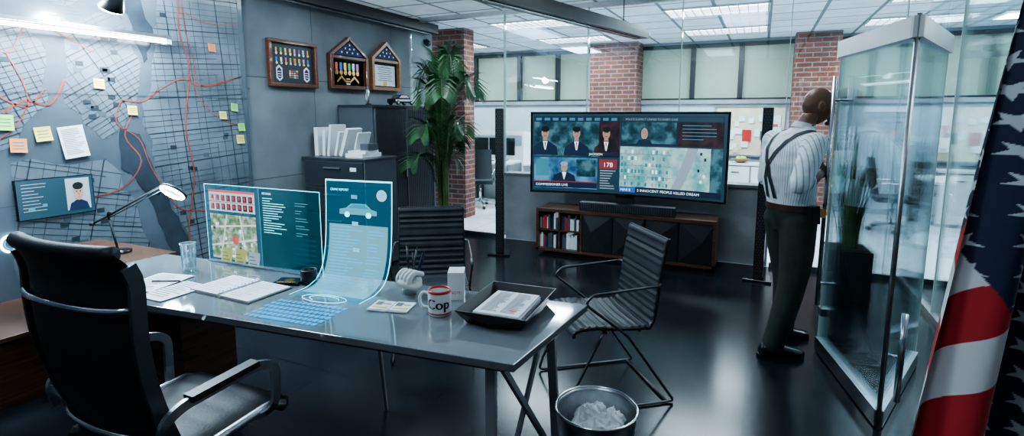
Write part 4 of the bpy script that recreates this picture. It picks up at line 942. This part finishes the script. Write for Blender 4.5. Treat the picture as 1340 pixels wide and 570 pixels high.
for f_ in body.polygons:
    p_=f_.center; k=0
    if p_.z<1.005: k=1
    for e_,w_ in((ER,WR),(EL,WL)):
        dd,t=segd(p_,e_,w_)
        if dd<.062 and t>.36 and abs(p_.x)>.10 and (e_ is EL or p_.x>.172 or p_.y>.13): k=2 if t>.40 else 0
    if (p_-V((0,.105,1.54))).dot(V((0,.45,.9)))>0: k=2
    f_.material_index=k; f_.use_smooth=True
bo=bpy.data.objects.new('body',body); SC.collection.objects.link(bo); bo.parent=man
bvh=BVHTree.FromPolygons([v.co.copy() for v in body.vertices],[list(f_.vertices) for f_ in body.polygons])
sus=pm('suspender_webbing',(.02,.022,.03),.7,var=.2); belt=pm('brown_belt',(.055,.026,.016),.4,var=.2)
b=B()
tb(b,[ER.lerp(WR,.32),ER.lerp(WR,.62)+V((.012,0,0)),WR],[.047,.044,.031],skin)
def ringband(cx,cy,z,h,m,off,tilt=0):
    vi=[];n=48
    for k in range(n):
        a=2*pi*k/n; d=V((math.cos(a),math.sin(a),0))
        for dz in(-h/2,h/2):
            o=V((cx,cy,z+dz+tilt*math.sin(a)))+d*.6; hit=bvh.ray_cast(o,-d)
            vi.append((hit[0]+d*off) if hit[0] else o-d*.42)
    b.add(vi,[(2*k,2*((k+1)%n),2*((k+1)%n)+1,2*k+1) for k in range(n)],m,True)
ringband(0,.05,1.005,.04,belt,.007)
b.box((.0,.205,1.005),(.045,.012,.04),'gold')
def ribbon(pts,w,m):
    Q=[]
    for p_ in cr(pts,8):
        h=bvh.find_nearest(p_); Q.append((h[0]+h[1]*.006,h[1]))
    vs=[]
    for i,(c,n_) in enumerate(Q):
        t=(Q[min(len(Q)-1,i+1)][0]-Q[max(0,i-1)][0]).normalized(); s_=t.cross(n_).normalized(); vs+=[c-s_*w/2,c+s_*w/2]
    b.add(vs,[(2*i,2*i+1,2*i+3,2*i+2) for i in range(len(Q)-1)],m,True)
for s_ in(-1,1): ribbon([(0,-.2,1.27),(s_*.05,-.2,1.38),(s_*.11,-.05,1.52),(s_*.12,.1,1.50),(s_*.11,.25,1.35),(s_*.10,.25,1.15),(s_*.10,.25,1.03)],.03,sus); ribbon([(s_*.01,-.2,1.28),(s_*.035,-.2,1.15),(s_*.05,-.2,1.03)],.028,sus)
cv=[]
for k in range(20):
    a=2*pi*k/20; c=V((0,.10,1.515)); cv+=[c+V((.078*math.cos(a),.076*math.sin(a),-.012-.03*math.sin(a))),c+V((.066*math.cos(a),.012+.066*math.sin(a),.032-.02*math.sin(a)))]
b.add(cv,[(2*k,2*((k+1)%20),2*((k+1)%20)+1,2*k+1) for k in range(20)],pm('collar_cloth',(.62,.66,.70),.8),True)
for e_,w_ in((ER,WR),(EL,WL)):
    c=e_.lerp(w_,.34); t=(w_-e_).normalized(); u=t.orthogonal().normalized(); w2=t.cross(u)
    b.loft([(c-t*.02,u*.056,w2*.056),(c-t*.018,u*.060,w2*.060),(c+t*.012,u*.058,w2*.058),(c+t*.016,u*.050,w2*.050)],shirt)
b.box((.195,.07,.97),(.035,.07,.12),'blk',Matrix.Rotation(.1,3,'X')); b.box((.165,.155,.975),(.012,.045,.06),'gold',Matrix.Rotation(-.6,3,'Z'))
for A_,yaw in((AR,-.15),(AL,.1)):
    b.M=Matrix.Translation((A_.x,A_.y,0))@Matrix.Rotation(yaw,4,'Z')
    def S(y,z,rx,rz): return ((0,y,z),(rx,0,0),(0,0,rz))
    b.loft([S(-.088,.05,.02,.025),S(-.075,.055,.036,.045),S(-.03,.062,.042,.055),S(.03,.060,.042,.052),S(.09,.045,.046,.036),S(.15,.037,.050,.028),S(.19,.032,.042,.022),S(.213,.028,.018,.014)],'blkg'); 
    b.prism([(-.034,-.09),(.034,-.09),(.040,-.02),(.044,.06),(.052,.13),(.044,.19),(.0,.218),(-.044,.19),(-.052,.13),(-.044,.06),(-.040,-.02)],.016,'blk')
    b.bb((-.034,-.09,0),(.034,-.02,.024),'blk')
    b.M=Matrix()
b.done('clothing_and_shoes',parent=man)
def hand(b,w,d,n_,s_,curl):
    d=V(d).normalized(); n_=V(n_).normalized(); s_=V(s_).normalized()
    b.loft([(w-d*.015,s_*.027,n_*.021),(w+d*.01,s_*.032,n_*.019),(w+d*.05,s_*.043,n_*.018),(w+d*.085,s_*.042,n_*.014),(w+d*.098,s_*.036,n_*.010)],skin)
    for i,(ln) in enumerate((.92,1.05,.98,.78)):
        p_=w+d*(.085 if i<3 else .078)+s_*(.031-.0205*i); a=0; P=[p_]; 
        for L_,da in((.042,curl*.55),(.028,curl*.9),(.022,curl*.6)):
            a+=da; p_=p_+(d*math.cos(a)+n_*math.sin(a))*L_*ln; P.append(p_)
        tb(b,P,[.0100,.0094,.0086,.0075],skin,3,10)
    p0=w+d*.022+s_*.028; P=[p0,p0+(d*.5+s_*.7+n_*.35).normalized()*.04,p0+(d*.8+s_*.75+n_*.6).normalized()*.070,p0+(d*1.1+s_*.45+n_*1.0).normalized()*.092]
    tb(b,P,[.0155,.0125,.0105,.0088],skin,3,10)
b=B(); hand(b,WR,(-.34,.92,.12),(-.85,-.35,0),(0,.1,1),1.25); hand(b,WL,(.25,.75,-.6),(.7,-.2,.4),(.3,.6,.6),.6)
me=remeshed(b,'h',.0042,1); me.materials.clear(); me.materials.append(skin)
ho=bpy.data.objects.new('hands',me); SC.collection.objects.link(ho); ho.parent=man
b=B()
def hfn(p):
    x,y,z=p
    if z<0: x*=1-.28*abs(z)**1.4; y*= (1-.12*abs(z)) if y>0 else (1-.42*abs(z)**1.3)
    if y>0 and z<.5: y*=1-.10*math.exp(-((z-.08)/.12)**2)*math.exp(-(abs(x)-.42)**2/.05)
    return V((x,y,z))
b.ball((0,0,0),(.078,.100,.122),'white',40,28,hfn)
b.ball((0,.09,-.100),(.026,.018,.018),'white')
b.loft([((0,.088,.022),(.008,0,0),(0,.008,0)),((0,.100,.0),(.010,0,0),(0,.012,0)),((0,.108,-.022),(.014,0,0),(0,.016,0)),((0,.101,-.034),(.017,0,0),(0,.012,0))],'white')
b.ball((.013,.100,-.030),.009,'white',10,8); b.ball((-.013,.100,-.030),.009,'white',10,8)
b.ball((0,.094,-.058),(.024,.011,.007),'white',12,8); b.ball((0,.092,-.070),(.021,.011,.008),'white',12,8)
for s_ in(-1,1):
    b.ball((s_*.032,.086,.030),(.022,.012,.008),'white',12,8); b.ball((s_*.052,.062,-.015),(.018,.020,.016),'white',12,8)
    b.ball((s_*.080,-.012,-.008),(.010,.020,.033),'white',14,10); b.ball((s_*.084,-.018,.006),(.009,.017,.020),'white',12,8)
me=remeshed(b,'hd',.0048,2); me.materials.clear(); me.materials.append(skin)
hp=bpy.data.objects.new('head',me); SC.collection.objects.link(hp); hp.parent=man; hp.location=(0.0,.195,1.665); hp.rotation_euler=(math.radians(-10),0,math.radians(-12))
b=B()
for s_ in(-1,1): b.ball((s_*.031,.080,.012),.0115,'white',14,10); b.ball((s_*.031,.0885,.012),.0055,'blk',10,8); b.ball((s_*.033,.096,.032),(.018,.004,.0035),'blk',10,6)
eo=b.done('eyes',parent=hp)
